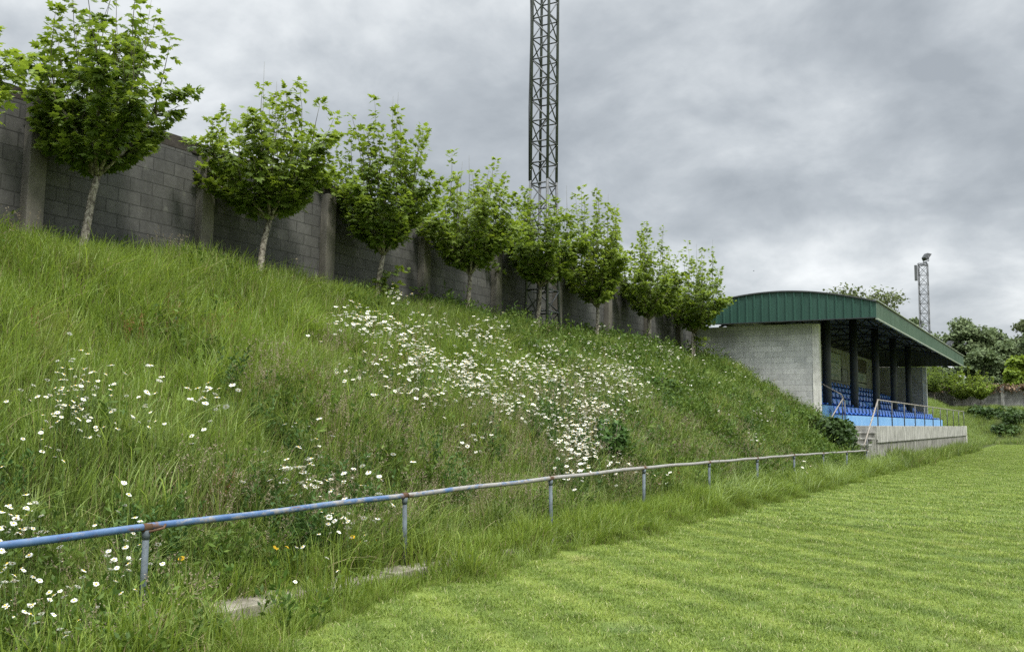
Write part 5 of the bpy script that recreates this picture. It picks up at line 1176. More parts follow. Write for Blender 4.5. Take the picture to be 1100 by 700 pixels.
    '21,-923,2453 21,-827,2303 21,-1030,2606 21,-796,1835 21,-1042,2739 21,-922,2024 21,-882,2354 21,-887,2273 21,-883,2138 21,-890,2327 21,-823,1926 '
    '21,-1060,2617 21,-817,2250 21,-843,1768 21,-931,2029 21,-1043,2721 21,-999,2169 21,-921,2218 21,-825,1640 21,-860,1855 21,-855,2323 21,-854,1996 '
    '21,-816,1843 21,-883,2212 21,-834,1679 21,-868,1861 21,-1031,2542 21,-800,1864 21,-939,2073 21,-884,2223 21,-1015,2595 21,-1070,2836 21,-1051,2690 '
    '21,-813,1711 21,-966,2054 21,-1045,2599 21,-920,2001 21,-983,2356 21,-918,2446 21,-843,1754 21,-899,1734 21,-1025,2651 21,-811,1607 21,-834,1697 '
    '21,-901,2267 21,-1052,2851 21,-821,1695 21,-889,1765 21,-1039,3331 21,-870,1665 21,-833,1841 21,-1061,2662 21,-852,1973 21,-1077,2859 21,-856,1981 '
    '21,-976,2052 21,-795,1917 21,-846,1724 21,-1007,2653 21,-919,1988 21,-924,2230 21,-908,2044 21,-884,1976 21,-1041,2785 21,-884,2279 21,-998,2107 '
    '21,-944,2509 21,-872,1925 21,-934,2044 21,-856,2175 21,-856,1904 21,-1077,2690 21,-1066,2726 21,-784,1607 21,-895,2247 21,-894,2269 21,-871,2206 '
    '21,-838,1730 21,-932,2035 21,-863,1751 21,-860,1778 21,-930,1857 21,-899,2184 21,-873,2100 21,-843,2106 21,-875,2309 21,-880,2254 21,-867,2371 '
    '21,-856,1731 21,-960,2196 21,-866,2263 21,-869,1825 21,-1080,2829 21,-1002,2453 21,-836,2047 21,-1012,2235 21,-844,1736 21,-872,2438 21,-880,2169 '
    '21,-873,1924 21,-889,2138 21,-878,1861 21,-977,2188 21,-911,2299 21,-857,1924 21,-879,2282 21,-816,1589 21,-843,2282 21,-822,2180 21,-853,2335 '
    '21,-821,1712 21,-814,2206 21,-890,2254 21,-1077,2729 21,-899,2500 21,-829,1679 21,-880,2183 21,-858,1730 21,-835,1914 21,-851,1706 21,-798,1605 '
    '21,-826,1857 21,-960,2210 21,-833,1775 21,-1041,2595 21,-984,2099 22,-864,1975 22,-996,3234 22,-937,2451 22,-916,2124 22,-848,1835 22,-976,2572 '
    '22,-909,2044 22,-870,1918 22,-1057,2823 22,-901,2049 22,-920,2297 22,-818,1908 22,-887,2231 22,-953,2391 22,-879,1993 22,-820,1756 22,-813,1841 '
    '22,-1062,2883 22,-871,2048 22,-841,1851 22,-837,1825 22,-876,2023 22,-955,2143 22,-883,2184 22,-868,1892 22,-746,2027 22,-868,1909 22,-773,1717 '
    '22,-801,1870 22,-851,1896 22,-847,2628 22,-854,1859 22,-978,2497 22,-959,2383 22,-941,3043 22,-871,1946 22,-906,2380 22,-873,1864 22,-895,1983 '
    '22,-811,1836 22,-834,2379 22,-852,1878 22,-1035,2560 22,-803,1827 22,-883,1991 22,-817,1853 22,-981,2456 22,-871,1921 22,-851,2509 22,-863,2578 '
    '22,-919,2624 22,-851,1875 22,-995,2552 22,-1071,2715 22,-984,2486 22,-1066,2663 22,-836,1991 22,-921,2060 22,-927,2105 22,-1019,2402 22,-891,2000 '
    '22,-847,1991 22,-793,1767 22,-865,2017 22,-953,2493 22,-916,2250 22,-893,1974 22,-896,2802 22,-994,2454 22,-796,1814 22,-1052,2946 22,-963,2989 '
    '22,-759,1744 22,-915,1980 22,-840,1879 22,-860,1869 22,-894,2845 22,-1070,2519 22,-951,2448 22,-883,1959 22,-894,2785 22,-842,1857 22,-871,1911 '
    '22,-814,1813 22,-987,3078 22,-1060,2863 22,-892,2435 22,-991,2551 22,-895,1997 22,-1021,2496 22,-887,2199 22,-857,1864 22,-819,1865 22,-876,1978 '
    '22,-986,2499 22,-824,1943 22,-966,2642 22,-827,1867 22,-911,2799 22,-1041,2588 22,-897,1974 22,-886,1961 22,-859,1901 22,-1016,2513 22,-808,1901 '
    '22,-925,3018 22,-921,2500 22,-957,2391 22,-947,2901 22,-812,1842 22,-946,2993 22,-810,1840 22,-844,1827 22,-892,2660 22,-1024,3342 22,-868,2574 '
    '22,-801,1740 22,-880,1979 22,-873,2772 22,-877,1872 22,-911,2556 22,-844,1873 22,-1016,2682 22,-813,1816 22,-818,1848 22,-927,2390 22,-840,1869 '
    '22,-1026,2644 22,-922,2376 22,-848,2036 22,-857,2097 22,-873,1843 22,-1011,2482 22,-911,2630 22,-849,2355 22,-974,3090 22,-877,2181 22,-815,1949 '
    '22,-824,1904 22,-938,2277 22,-846,1896 22,-798,1813 22,-853,2061 22,-1023,2484 22,-921,2166 22,-885,1993 22,-1031,2648 22,-779,1762 22,-890,1923 '
    '22,-1014,2497 22,-1011,2482 22,-922,2292 22,-906,2384 22,-850,1961 22,-1074,2675 22,-970,3311 22,-822,1888 22,-958,2936 22,-941,2635 22,-825,1988 '
    '22,-1048,2864 22,-827,1856 22,-876,1975 22,-991,2445 22,-771,1750 22,-1039,2670 22,-789,1749 22,-880,2805 22,-851,1903 23,-1026,2221 23,-1025,3018 '
    '23,-1001,2583 23,-1011,2323 23,-1007,2889 23,-969,2253 23,-1036,2479 23,-1065,3342 23,-1032,2386 23,-1021,2303 23,-1010,3225 23,-940,2210 '
    '23,-1027,2267 23,-1064,2551 23,-1008,2410 23,-1054,2276 23,-1035,2683 23,-1015,2408 23,-1021,2341 23,-1070,2766 23,-1052,3225 23,-1016,2341 '
    '23,-1068,2869 23,-1068,2608 23,-1032,2376 23,-1011,3273 23,-970,2105 23,-1025,2328 23,-1003,2410 23,-996,2143 23,-1056,2434 23,-1019,2462 '
    '23,-1066,2934 23,-969,2144 23,-992,2378 23,-1031,2838 23,-1020,2398 23,-1051,2571 23,-997,2346 23,-1024,2300 23,-1018,2448 23,-1000,2278 23,-953,2391 '
    '23,-1018,2970 23,-1077,3007 23,-971,2319 23,-1014,2314 23,-1075,3159 23,-991,2832 23,-1034,2466 23,-1069,2615 23,-1008,2329 23,-983,2462 23,-1002,2203 '
    '23,-964,2239 23,-1063,2636 23,-925,1966 23,-1054,2790 23,-997,2460 23,-1080,2678 23,-915,2103 23,-997,2614 23,-1031,2627 23,-1030,2662 23,-1070,2550 '
    '23,-1016,3269 23,-1051,2869 23,-1033,2407 23,-961,2184 23,-990,2144 23,-965,2157 23,-1027,2309 23,-1019,2546 23,-1055,2800 23,-966,2536 23,-927,1975 '
    '23,-1003,2251 23,-1024,2677 23,-1033,2438 23,-962,2310 23,-1010,2528 24,-722,2411 24,-939,3223 24,-727,2337 24,-732,2607 24,-653,2240 24,-736,2707 '
    '24,-749,2543 24,-797,3220 24,-680,2239 24,-753,2702 24,-745,2827 24,-671,2235 24,-668,2209 24,-931,3302 24,-692,2364 24,-739,2553 24,-795,3172 '
    '24,-766,3079 24,-752,2829 24,-879,2771 24,-758,2304 24,-714,2430 24,-786,2535 24,-913,2878 24,-685,2261 24,-712,2505 24,-753,2610 24,-662,2220 '
    '24,-885,2838 24,-915,3225 24,-935,3068 24,-762,2354 24,-745,2824 24,-752,2319 24,-767,2615 24,-957,3102 24,-868,2694 24,-949,3097 24,-766,2309 '
    '24,-668,2272 24,-915,3215 24,-794,2867 24,-753,2772 24,-734,2589 24,-865,2809 24,-751,2777 24,-757,2639 24,-851,2684 24,-905,2845 24,-910,3102 '
    '24,-658,2325 24,-771,2474 24,-734,2532 24,-912,3323 24,-760,2742 24,-918,3121 24,-913,3198 24,-877,3318 24,-750,2180 24,-889,2951 24,-751,2584 '
    '25,-511,2104 25,-499,2062 25,-502,2046 25,-528,2160 '
)
# ------------------------------------------------------------------ meadow
def vnoise(x, y, sc, seed):
    g = np.random.default_rng(seed).uniform(0, 1, (64, 64))
    u = np.asarray(x)/sc+100; v = np.asarray(y)/sc+100
    i = np.floor(u).astype(int); j = np.floor(v).astype(int); fu = u-i; fv = v-j
    fu = fu*fu*(3-2*fu); fv = fv*fv*(3-2*fv)
    G = lambda a, b: g[a % 64, b % 64]
    return (G(i, j)*(1-fu)+G(i+1, j)*fu)*(1-fv)+(G(i, j+1)*(1-fu)+G(i+1, j+1)*fu)*fv

def blades(r, n, rad, h0, h1, w, bend=.5, lean=.25, segs=4, tmin=0., tmax=1., kink=0.0):
    th = r.uniform(0, 2*np.pi, n); rr = rad*np.sqrt(r.uniform(0, 1, n))
    bx, by = rr*np.cos(th), rr*np.sin(th)
    az = th+r.normal(0, 1.1, n); h = r.uniform(h0, h1, n)*(1-.25*(rr/max(rad, 1e-6))**2)
    be = np.abs(r.normal(0, bend, n)); le = np.abs(r.normal(0, lean, n)); ww = w*r.uniform(.6, 1.3, n)
    t = np.linspace(0, 1, segs+1)[None]
    d = (le[:, None]*t+be[:, None]*t**2.4)*h[:, None]
    z = h[:, None]*(t-.38*be[:, None]*t**3)/(1+.3*le[:, None]**2)
    cx = bx[:, None]+np.cos(az)[:, None]*d; cy_ = by[:, None]+np.sin(az)[:, None]*d
    sa = az+np.pi/2+r.normal(0, .5, n)
    half = ww[:, None]*.5*(1-.93*t**1.8)
    L = np.stack([cx-np.cos(sa)[:, None]*half, cy_-np.sin(sa)[:, None]*half, z], -1)
    Rr = np.stack([cx+np.cos(sa)[:, None]*half, cy_+np.sin(sa)[:, None]*half, z], -1)
    V = np.stack([L, Rr], 2).reshape(n, -1, 3)           # per blade 2*(segs+1)
    k = 2*(segs+1)
    f = np.array([[2*i, 2*i+1, 2*i+3, 2*i+2] for i in range(segs)])
    F = (f[None]+(np.arange(n)*k)[:, None, None]).reshape(-1, 4)
    tint = np.repeat(r.uniform(tmin, tmax, n), k)
    tips = np.stack([cx[:, -1], cy_[:, -1], z[:, -1]], 1)
    dirs = np.stack([cx[:, -1]-cx[:, -2], cy_[:, -1]-cy_[:, -2], z[:, -1]-z[:, -2]], 1)
    return V.reshape(-1, 3), F, tint, tips, dirs

def quads(r, P, size, elong=1.6):
    """little spikelets / leaves as bent quads at points P"""
    n = len(P); a = r.normal(size=(n, 3)); a[:, 2] = np.abs(a[:, 2])*.9+.25; a /= np.linalg.norm(a, axis=1, keepdims=True)
    b = np.cross(a, r.normal(size=(n, 3))); b /= np.linalg.norm(b, axis=1, keepdims=True)
    s = size*r.uniform(.6, 1.3, n)[:, None]
    V = np.stack([P, P+a*s*elong*.5+b*s*.35, P+a*s*elong, P+a*s*elong*.5-b*s*.35], 1)
    F = np.arange(4*n).reshape(n, 4)
    return V.reshape(-1, 3), F, np.repeat(r.uniform(0, 1, n), 4)

class Acc:
    def __init__(s): s.V = []; s.F = []; s.t = []; s.m = []; s.n = 0
    def add(s, V, F, t, mi=0):
        s.V.append(V); s.F.append(F+s.n); s.t.append(t); s.m.append(np.full(len(F), mi)); s.n += len(V)
    def obj(s, name, mats, col):
        me = np_mesh(name, np.concatenate(s.V), np.concatenate(s.F), mats, np.concatenate(s.m), np.concatenate(s.t))
        o = bpy.data.objects.new(name, me); col.objects.link(o); return o

def kind_collection(name, makers, mats):
    c = bpy.data.collections.new(name)
    for i, mk in enumerate(makers):
        a = Acc(); mk(a, np.random.default_rng(abs(hash(name)) % 1 + 1000+len(name)*17+i)); a.obj('%s_%02d' % (name, i), mats, c)
    return c, len(makers)

NG = {}
def scatter(name, colinfo, P, scl, label, cat, rz=None, tilt=.09, seed=0):
    col, nv = colinfo; r = np.random.default_rng(900+seed)
    n = len(P)
    me = bpy.data.meshes.new(name); me.vertices.add(n); me.vertices.foreach_set('co', P.astype(np.float32).ravel())
    rot = np.stack([r.normal(0, tilt, n), r.normal(0, tilt, n), r.uniform(0, 6.283, n) if rz is None else rz], 1)
    a = me.attributes.new('rot', 'FLOAT_VECTOR', 'POINT'); a.data.foreach_set('vector', rot.astype(np.float32).ravel())
    a = me.attributes.new('scl', 'FLOAT', 'POINT'); a.data.foreach_set('value', np.asarray(scl, np.float32))
    a = me.attributes.new('idx', 'INT', 'POINT'); a.data.foreach_set('value', r.integers(0, nv, n).astype(np.int32))
    me.update()
    o = bpy.data.objects.new(name, me); COL.objects.link(o); tag(o, label, cat, kind='stuff')
    ng = bpy.data.node_groups.new('scatter '+name, 'GeometryNodeTree')
    ng.interface.new_socket('Geometry', in_out='INPUT', socket_type='NodeSocketGeometry')
    ng.interface.new_socket('Geometry', in_out='OUTPUT', socket_type='NodeSocketGeometry')
    N = ng.nodes; Lk = ng.links
    gi = N.new('NodeGroupInput'); go = N.new('NodeGroupOutput'); ip = N.new('GeometryNodeInstanceOnPoints')
    ci = N.new('GeometryNodeCollectionInfo'); ci.inputs['Collection'].default_value = col
    ci.inputs['Separate Children'].default_value = True; ci.inputs['Reset Children'].default_value = True
    def attr(nm, dt):
        q = N.new('GeometryNodeInputNamedAttribute'); q.data_type = dt; q.inputs['Name'].default_value = nm
        return q.outputs['Attribute']
    Lk.new(gi.outputs[0], ip.inputs['Points']); Lk.new(ci.outputs[0], ip.inputs['Instance'])
    ip.inputs['Pick Instance'].default_value = True
    Lk.new(attr('idx', 'INT'), ip.inputs['Instance Index'])
    Lk.new(attr('rot', 'FLOAT_VECTOR'), ip.inputs['Rotation']); Lk.new(attr('scl', 'FLOAT'), ip.inputs['Scale'])
    Lk.new(ip.outputs[0], go.inputs[0])
    md = o.modifiers.new('scatter', 'NODES'); md.node_group = ng
    return o

# ---- tufts
def mk_meadow(a, r):
    V, F, t, _, _ = blades(r, 40, .17, .20, .60, .0125, .32, .20, 4); a.add(V, F, t, 0)
    V, F, t, _, _ = blades(r, 7, .15, .2, .56, .007, .5, .3, 4); a.add(V, F, t, 1)
def mk_meadow_far(a, r):
    V, F, t, _, _ = blades(r, 46, .30, .20, .58, .019, .36, .22, 3); a.add(V, F, t, 0)
    V, F, t, _, _ = blades(r, 4, .28, .25, .5, .014, .6, .3, 3); a.add(V, F, t, 1)
def mk_floppy(a, r):
    V, F, t, _, _ = blades(r, 30, .14, .35, .80, .012, .8, .25, 5, .25, 1.); a.add(V, F, t, 0)
def mk_verge(a, r):
    V, F, t, _, _ = blades(r, 60, .15, .10, .34, .0095, .42, .28, 3); a.add(V, F, t, 0)
    V, F, t, _, _ = blades(r, 9, .14, .10, .26, .006, .6, .4, 3); a.add(V, F, t, 1)
def mk_seed(a, r):
    V, F, t, tips, d_ = blades(r, 11, .18, .50, .80, .0035, .22, .14, 4); a.add(V, F, t, 0)
    for tip, dd in zip(tips, d_):
        dd = dd/np.linalg.norm(dd); k = 16; s = r.uniform(0, .15, k)
        P = tip[None]-dd[None]*s[:, None]+r.normal(0, .012, (k, 3))*(.4+s[:, None]*5)
        V, F, t = quads(r, P, .013); a.add(V, F, t, 1)
def mk_sorrel(a, r):
    V, F, t, tips, d_ = blades(r, 6, .12, .45, .75, .006, .12, .12, 3); a.add(V, F, t, 0)
    for tip, dd in zip(tips, d_):
        dd = dd/np.linalg.norm(dd); k = 40; s = r.uniform(0, .28, k)
        P = tip[None]-dd[None]*s[:, None]+r.normal(0, .012, (k, 3)); V, F, t = quads(r, P, .012, 1.2); a.add(V, F, t, 1)
def mk_weed(a, r):
    for _ in range(7):
        h = r.uniform(.2, .5); b = r.normal(0, .10, 2); lean = r.normal(0, .12, 2); k = 18
        s = r.uniform(.12, 1, k)
        P = np.stack([b[0]+lean[0]*s, b[1]+lean[1]*s, h*s], 1)+r.normal(0, .018, (k, 3))
        V, F, t = quads(r, P, .036, 1.9); a.add(V, F, t, 0)
    V, F, t, _, _ = blades(r, 14, .13, .2, .4, .007, .4, .2, 3); a.add(V, F, t, 0)
def mk_nettle(a, r):
    for _ in range(9):
        h = r.uniform(.4, .75); b = r.normal(0, .12, 2); lean = r.normal(0, .10, 2); k = 34
        s = np.linspace(.12, 1, k)
        P = np.stack([b[0]+lean[0]*s, b[1]+lean[1]*s, h*s], 1)+r.normal(0, .012, (k, 3))
        V, F, t = quads(r, P, .038, 1.9); a.add(V, F, t, 0)
def mk_pitch(a, r):
    V, F, t, _, _ = blades(r, 190, .20, .015, .05, .0055, .7, .5, 2); a.add(V, F, t, 0)
def mk_pitch_far(a, r):
    V, F, t, _, _ = blades(r, 200, .42, .02, .055, .011, .7, .5, 2); a.add(V, F, t, 0)
K = {
 'meadow': kind_collection('meadow_tuft', [mk_meadow]*6, [M['blade'], M['straw']]),
 'meadow_far': kind_collection('meadow_far_tuft', [mk_meadow_far]*5, [M['blade'], M['straw']]),
 'floppy': kind_collection('floppy_tuft', [mk_floppy]*4, [M['blade']]),
 'verge': kind_collection('verge_tuft', [mk_verge]*5, [M['blade_toe'], M['straw']]),
 'seed': kind_collection('seedhead_tuft', [mk_seed]*5, [M['straw'], M['seedhead']]),
 'sorrel': kind_collection('sorrel_tuft', [mk_sorrel]*3, [M['sorrel'], M['sorrel']]),
 'weed': kind_collection('weed_tuft', [mk_weed]*5, [M['weed']]),
 'nettle': kind_collection('nettle_tuft', [mk_nettle]*3, [M['weed_dark']]),
 'pitch': kind_collection('mown_tuft', [mk_pitch]*6, [M['pitch_blade']]),
 'pitch_far': kind_collection('mown_far_tuft', [mk_pitch_far]*5, [M['pitch_blade']]),
}
MWr = np.array(scene.camera.matrix_world.to_3x3())
def view(P):
    c = (P-np.array([0, 0, H]))@MWr
    z = -c[:, 2]; x = 550+F_PX*c[:, 0]/np.maximum(z, .01); y = 350-F_PX*c[:, 1]/np.maximum(z, .01)
    return x, y, z
def sample(x0, x1, y0, y1, dens, r, zf=bank, margin=230):
    n = int(dens*(x1-x0)*(y1-y0)); x = r.uniform(x0, x1, n); y = r.uniform(y0, y1, n)
    P = np.stack([x, y, zf(x, y)], 1)
    u, v, d_ = view(P)
    return P[(d_ > 1.2) & (u > -margin) & (u < 1100+margin) & (v > -100) & (v < 700+margin)]
def depth(P): return view(P)[2]
r = np.random.default_rng(21)
def inside_stand(P):
    return ((P[:, 1] > 34.2) & (P[:, 1] < 63.25) & (P[:, 0] < -5.7)) | ((P[:, 1] > 31.6) & (P[:, 1] < 66.4) & (P[:, 0] < -5.8) & (P[:, 0] > -7.12))
def keep(P, f): return P[f(P)]
# bank: near, middle, far
P = sample(-12.25, -5.82, .8, 26, 46, r); d_ = depth(P); P = P[(d_ < 15) | ((d_ < 21) & (r.uniform(0, 1, len(P)) < .62))]
nz = vnoise(P[:, 0], P[:, 1], 1.1, 3)
wl = np.clip((P[:, 0]+12.25)/.8, .55, 1)
hs = (.70+.66*nz)*np.where(P[:, 0] > -6.6, np.where(P[:, 1] < 6.2, .72, .95), 1)*np.where(P[:, 0] < -10.8, 1.0, 1)
scatter('meadow_grass', K['meadow'], P, hs, 'long green meadow grass covering the near bank below the block wall', 'grass', seed=1)
P = sample(-12.25, -5.82, 8, 100, 15, r); d_ = depth(P); P = P[(d_ > 16) & ~inside_stand(P)]
P = P[(depth(P) < 45) | (r.uniform(0, 1, len(P)) < .6)]
hs = (.7+.6*vnoise(P[:, 0], P[:, 1], 1.3, 4))*np.where(P[:, 0] > -6.5, 1.05, 1)
scatter('bank_grass', K['meadow_far'], P, hs, 'rough green grass over the farther bank up to and beyond the stand', 'grass', seed=2)
P = sample(-11.9, -6.1, 1.5, 24, 7, r); nz = vnoise(P[:, 0], P[:, 1], .9, 5); P = P[nz > .5]
scatter('drooping_grass', K['floppy'], P, r.uniform(.6, 1.05, len(P)), 'drooping pale green grass tussocks scattered over the near bank', 'grass', seed=3)
# seed heads: low, middle stretch of the bank
P = sample(-12.2, -5.95, 2, 34, 17, r)
w_ = np.exp(-((P[:, 0]+7.2)/1.15)**2)*np.clip((P[:, 1]-5)/4, .12, 1)*np.clip((26-P[:, 1])/8, .15, 1)+.08
P = P[(vnoise(P[:, 0], P[:, 1], .8, 6)*1.25 < w_+.12) & (r.uniform(0, 1, len(P)) < .8)]
scatter('seeding_grass', K['seed'], P, r.uniform(.7, 1.1, len(P)), 'thin grasses with purplish beige seed heads on the lower bank above the rail', 'grass', seed=4)
P = sample(-9.5, -6.0, 3, 26, 2.2, r); P = P[vnoise(P[:, 0], P[:, 1], 1.0, 7) > .62]
scatter('red_sorrel', K['sorrel'], P, r.uniform(.7, 1.05, len(P)), 'rusty red sorrel spikes standing in the bank grass', 'weeds', seed=5)
P = sample(-12.2, -5.85, 2, 34, 15, r)
far_w = np.clip((P[:, 1]-14)/8, 0, 1)*.27+np.where((P[:, 0] > -6.9) & (P[:, 1] < 9), .22, 0)
P = P[vnoise(P[:, 0], P[:, 1], .75, 8)+far_w > .66]
scatter('leafy_weeds', K['weed'], P, r.uniform(.7, 1.2, len(P))*np.where(P[:, 1] > 15, .85+.9*vnoise(P[:, 0], P[:, 1], 1.2, 44), 1), 'dark broad leaved weeds mixed into the bank grass', 'weeds', seed=6)
P = sample(-8.2, -5.95, 3, 32, 9, r); P = P[(vnoise(P[:, 0], P[:, 1], .8, 9) > .66)]
scatter('dark_nettles', K['nettle'], P, r.uniform(.6, .95, len(P)), 'dark nettle patches along the foot of the bank behind the rail', 'weeds', seed=7)
P = sample(-6.3, -4.9, 1.5, 34, 16, r); P = P[(vnoise(P[:, 0], P[:, 1], .7, 31) > np.where(P[:, 1] < 6, .38, .6)) & ((P[:, 0] < -5.75) | (P[:, 1] < 5.2))]
P = P[~((P[:, 0] > -5.95) & (P[:, 0] < -5.0) & (P[:, 1] > 4.7) & (P[:, 1] < 8))]; P[:, 2] = np.where(P[:, 0] > -5.4, 0, P[:, 2])
scatter('rail_weeds', K['weed'], P, r.uniform(.6, 1.05, len(P)), 'leafy weeds crowding round the foot of the pipe rail', 'weeds', seed=41)
P2 = P[r.uniform(0, 1, len(P)) < .5]+np.array([-.06, .05, 0])
scatter('rail_seeding_grass', K['seed'], P2, r.uniform(.5, .85, len(P2)), 'thin seeding grass stems standing along the pipe rail', 'grass', seed=42)
# verge between rail and pitch
P = sample(-5.95, -4.3, .8, 66, 52, r)
edge = np.interp(P[:, 1], [0, 4.9, 6.6, 9.2, 10.5, 13, 66], [-4.45, -4.6, -4.85, -5.15, -4.95, -4.95, -4.95])+.10*np.sin(P[:, 1]*1.7)+.08*np.sin(P[:, 1]*4.1+1)
thin = (P[:, 1] < 5.2) & (r.uniform(0, 1, len(P)) < .5)
on_kerb = (P[:, 0] < -5.44) & (P[:, 0] > -5.82) & (P[:, 1] < 8.6)
sel = ~thin & (P[:, 0] < edge) & (~on_kerb | (r.uniform(0, 1, len(P)) < np.where((P[:, 1] > 4.6) & (P[:, 1] < 7.8), .34*(.35+1.3*vnoise(P[:, 0], P[:, 1], .5, 51)), .5))) & ~inside_stand(P)
sel &= (depth(P) < 24) | (r.uniform(0, 1, len(P)) < .5)
P = P[sel]; P[:, 2] = np.where((P[:, 0] < -5.44) & (P[:, 1] < 31), .09, 0.0)
fall = np.clip((edge[sel]-P[:, 0])/.30, .45, 1.25)*np.where((P[:, 0] > -5.5) & (P[:, 1] > 4.6) & (P[:, 1] < 7.8), .66, 1)
scatter('verge_grass', K['verge'], P, (.7+.6*vnoise(P[:, 0], P[:, 1], .7, 10))*fall*1.05, 'shaggy bright grass fringe between the pipe rail and the mown pitch', 'grass', seed=8)
P = sample(-6.0, -5.1, 1, 40, 13, r); P = P[~inside_stand(P) & (vnoise(P[:, 0], P[:, 1], .8, 15) > .36) & ((P[:, 1] > 8) | (P[:, 0] < -5.8))]
scatter('tall_verge_grass', K['floppy'], P, r.uniform(.45, .8, len(P))*np.clip((P[:, 1]-3)/9, .55, 1.6), 'taller grass tussocks along the rail posts on the pitch side', 'grass', seed=12)
# pitch
def grid(x0, x1, y0, y1, st, r):
    X, Y = np.meshgrid(np.arange(x0, x1, st), np.arange(y0, y1, st)); n = X.size
    P = np.stack([X.ravel()+r.uniform(-.5, .5, n)*st, Y.ravel()+r.uniform(-.5, .5, n)*st, np.zeros(n)], 1)
    u, v, d_ = view(P); return P[(d_ > 1.2) & (u > -120) & (u < 1220) & (v < 800)]
P = sample(-5.84, -5.1, 33, 68, 20, r); P = P[(vnoise(P[:, 0], P[:, 1], 1.4, 18)*.9+(-5.1-P[:, 0]) > .55)]; P[:, 2] = 0
scatter('terrace_foot_grass', K['meadow_far'], P, r.uniform(.7, 1.7, len(P))*(.45+.8*vnoise(P[:, 0], P[:, 1], 2.2, 19)), 'tall unmown grass growing against the concrete terrace wall', 'grass', seed=14)
zf0 = lambda x, y: np.zeros_like(x)
def pitch_edge(P): return P[P[:, 0] > -5.15+.16*np.sin(P[:, 1]*1.3)]
P = pitch_edge(grid(-5.4, 8, 2.5, 20, .185, r)); P = P[depth(P) < 14.5]
scatter('mown_pitch_grass', K['pitch'], P, r.uniform(.65, 1.2, len(P)), 'short mown grass of the pitch in the foreground', 'grass', tilt=.03, seed=9)
P = pitch_edge(grid(-5.4, 26, 8, 88, .40, r)); P = P[(depth(P) > 13.5)]
scatter('far_pitch_grass', K['pitch_far'], P, r.uniform(.8, 1.2, len(P)), 'short mown grass of the pitch farther off towards the stand', 'grass', tilt=.03, seed=10)
P = sample(-5.3, 14, 87, 98.5, 5, r, lambda x, y: bank(np.full_like(x, -5.3), y))
scatter('end_bank_grass', K['meadow_far'], P, r.uniform(.7, 1.2, len(P)), 'rough grass on the bank under the far wall', 'grass', seed=11)

# ------------------------------------------------------------------ daisies
def flower_parts(r, petals=15, rad=.029, tilt=.5):
    """stem (root), petals, disc; head tilted"""
    h = 1.0
    q = Matrix.Rotation(tilt, 3, 'Y')
    bend = .06
    stem = MB(); top = Vector((bend, 0, h))
    return q, top
def build_daisy(seed, hgt, centre='yolk', petal='petal', rad=.026):
    r = np.random.default_rng(seed)
    tilt = Matrix.Rotation(r.uniform(.1, .75), 3, Vector((math.cos(seed), math.sin(seed), 0)))
    bx, by = r.normal(0, .05, 2)
    top = Vector((bx, by, hgt))
    st = MB(); st.tube([(0, 0, -.03), (bx*.3, by*.3, hgt*.5), top], .0022, 4)
    for _ in range(5):
        z = r.uniform(.05, .7)*hgt; az = r.uniform(0, 6.28); L = r.uniform(.03, .07)
        p = Vector((bx*.4*z/hgt, by*.4*z/hgt, z)); dd = Vector((math.cos(az), math.sin(az), .5))*L; sd = Vector((-math.sin(az), math.cos(az), 0))*.006
        st.face_set([p, p+dd*.5+sd, p+dd, p+dd*.5-sd], [(0, 1, 2, 3)], 0)
    pe = MB(); n = 14
    for k in range(n):
        a = 2*math.pi*(k+r.uniform(-.2, .2))/n; rr = rad*r.uniform(.9, 1.08); w = .0058
        u = Vector((math.cos(a), math.sin(a), 0)); s = Vector((-math.sin(a), math.cos(a), 0)); dz = r.uniform(-.006, .002)
        pts = [u*.007-s*w*.6, u*.007+s*w*.6, u*rr*.6+s*w, u*rr+s*w*.5+Vector((0, 0, dz)), u*rr-s*w*.5+Vector((0, 0, dz)), u*rr*.6-s*w]
        pe.face_set([tilt@(p_+Vector((0, 0, .002)))+top for p_ in pts], [(0, 1, 2, 5), (5, 2, 3, 4)], 0)
    ce = MB(); v = [tilt@Vector((0, 0, .008))+top]
    for ring, (rr, zz) in enumerate(((.006, .0065), (.0098, .002))):
        for k in range(8): v.append(tilt@Vector((rr*math.cos(k*.785), rr*math.sin(k*.785), zz))+top)
    fs = [(0, 1+k, 1+(k+1) % 8) for k in range(8)]+[(1+k, 9+k, 9+(k+1) % 8, 1+(k+1) % 8) for k in range(8)]
    ce.face_set(v, fs, 0, True)
    return st, pe, ce
def flower_protos(name, n, hgts, pm, cm, rad=.026):
    out = []
    for i in range(n):
        st, pe, ce = build_daisy(40+i, hgts[i % len(hgts)], rad=rad)
        root = st.build(name, M['stem']); p = pe.build('petals', M[pm], root); c = ce.build('flower_centre', M[cm], root)
        out.append((root, p, c, [False]))
    return out
def place(proto, loc, rz, s, label, cat, group):
    root, p, c, used = proto
    if not used[0]:
        o = root; used[0] = True
    else:
        o = root.copy(); COL.objects.link(o)
        for ch in (p, c):
            q = ch.copy(); COL.objects.link(q); q.parent = o
    o.location = loc; o.rotation_euler = (0, 0, rz); o.scale = (s, s, s)
    tag(o, label, cat, group)
DA = np.array([[int(v) for v in t.split(',')] for t in DAISY.split()], float)
DK = DA[:, 0].astype(int); DX = DA[:, 1]/100; DY = DA[:, 2]/100
def dz_(x, y): return float(bank(x, y)) if x < -5.46 else 0.0
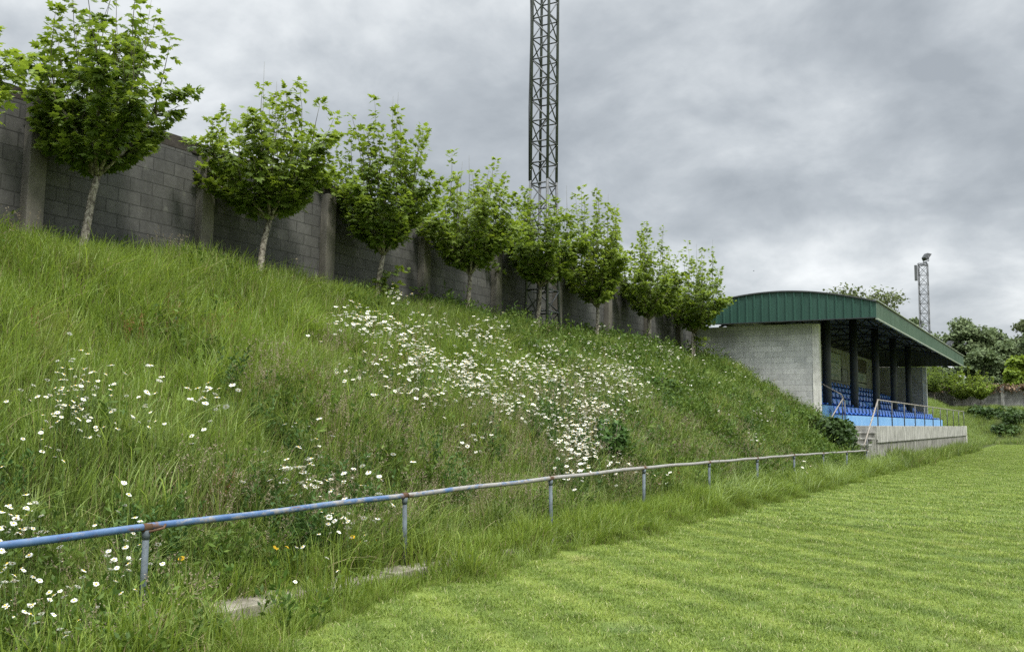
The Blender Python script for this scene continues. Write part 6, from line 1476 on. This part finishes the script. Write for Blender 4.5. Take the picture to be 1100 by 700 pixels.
GROUPS = {
 0: ('white daisy in the bottom left corner of the photo, in front of the pipe rail', 'daisies in the bottom left corner'),
 1: ('white daisy clustered round the nearest rail post with the rusty joint', 'daisies round the first rail post'),
 2: ('white daisy in front of the rail, just right of the first post', 'daisies right of the first rail post'),
 3: ('white daisy behind the pale kerb between the first and second rail posts', 'daisies between the first two rail posts'),
 4: ('white daisy at the ragged pitch edge, lowest in the photo', 'daisies at the near pitch edge'),
 5: ('white daisy growing by the kerb near the second rail post', 'daisies by the second rail post'),
 6: ('white daisy at the left edge of the photo, on the bank above the blue pipe', 'daisies above the pipe at the left edge'),
 7: ('white daisy in the loose patch halfway up the left of the bank', 'daisies halfway up the left bank'),
 8: ('white daisy in the thin upper fringe of the left bank patch', 'upper fringe of the left bank daisies'),
 9: ('white daisy in the small group right of the left bank patch', 'small daisy group on the left bank'),
 10: ('white daisy in the tall narrow clump above the blue end of the pipe', 'daisies in the narrow clump above the pipe'),
 11: ('white daisy in the wide low clump just above the pipe, left of its grey part', 'daisies in the low clump above the pipe'),
}
dep = view(np.stack([DX, DY, np.array([dz_(a, b) for a, b in zip(DX, DY)])], 1))[2]
order = np.argsort(dep)
solo = [i for i in order if DK[i] in GROUPS][:298]
protos = flower_protos('daisy', 6, [.58, .66, .74, .62, .78, .54], 'petal', 'yolk')
low = flower_protos('daisy', 4, [.46, .54, .62, .68], 'petal', 'yolk')
rr_ = random.Random(4)
for i in solo:
    k = DK[i]; pr = low if k in (4, 5) or DX[i] > -5.5 else protos
    place(pr[rr_.randrange(len(pr))], (DX[i], DY[i], dz_(DX[i], DY[i])), rr_.uniform(0, 6.28), rr_.uniform(.62, .92), GROUPS[k][0], 'daisy', GROUPS[k][1])
ss = set(solo); rest = [i for i in range(len(DX)) if i not in ss]
def mk_flower(seed, rad):
    def f(a, r):
        st, pe, ce = build_daisy(seed, [.5, .58, .64, .54, .46][seed % 5], rad=rad)
        for q, mi in ((st, 0), (pe, 1), (ce, 2)):
            V = np.array(q.v); F = np.array([list(f_)+([f_[-1]] if len(f_) == 3 else []) for f_ in q.f]); a.add(V, F, np.full(len(V), .5), mi)
    return f
KD = kind_collection('meadow_daisy', [mk_flower(s, .031) for s in range(5)], [M['stem'], M['petal'], M['yolk']])
P = np.array([(DX[i], DY[i], dz_(DX[i], DY[i])) for i in rest])
scatter('daisy_drift', KD, P, r.uniform(.78, 1.15, len(P)), 'big drift of white daisies spreading over the middle of the bank', 'daisies', tilt=.1, seed=30)
# a few yellow hawkbits by the kerb
yel = flower_protos('yellow_flower', 2, [.26, .32], 'yellow_petal', 'yolk', .024)
for (x, yy) in ((-5.9, 5.95), (-5.88, 6.05), (-5.86, 6.9), (-5.9, 6.98), (-5.95, 5.0), (-5.9, 7.3)):
    place(yel[rr_.randrange(2)], (x, yy, dz_(x, yy)), rr_.uniform(0, 6), rr_.uniform(.9, 1.15), 'yellow dandelion like flower among the daisies behind the kerb', 'flower', 'yellow flowers behind the kerb')
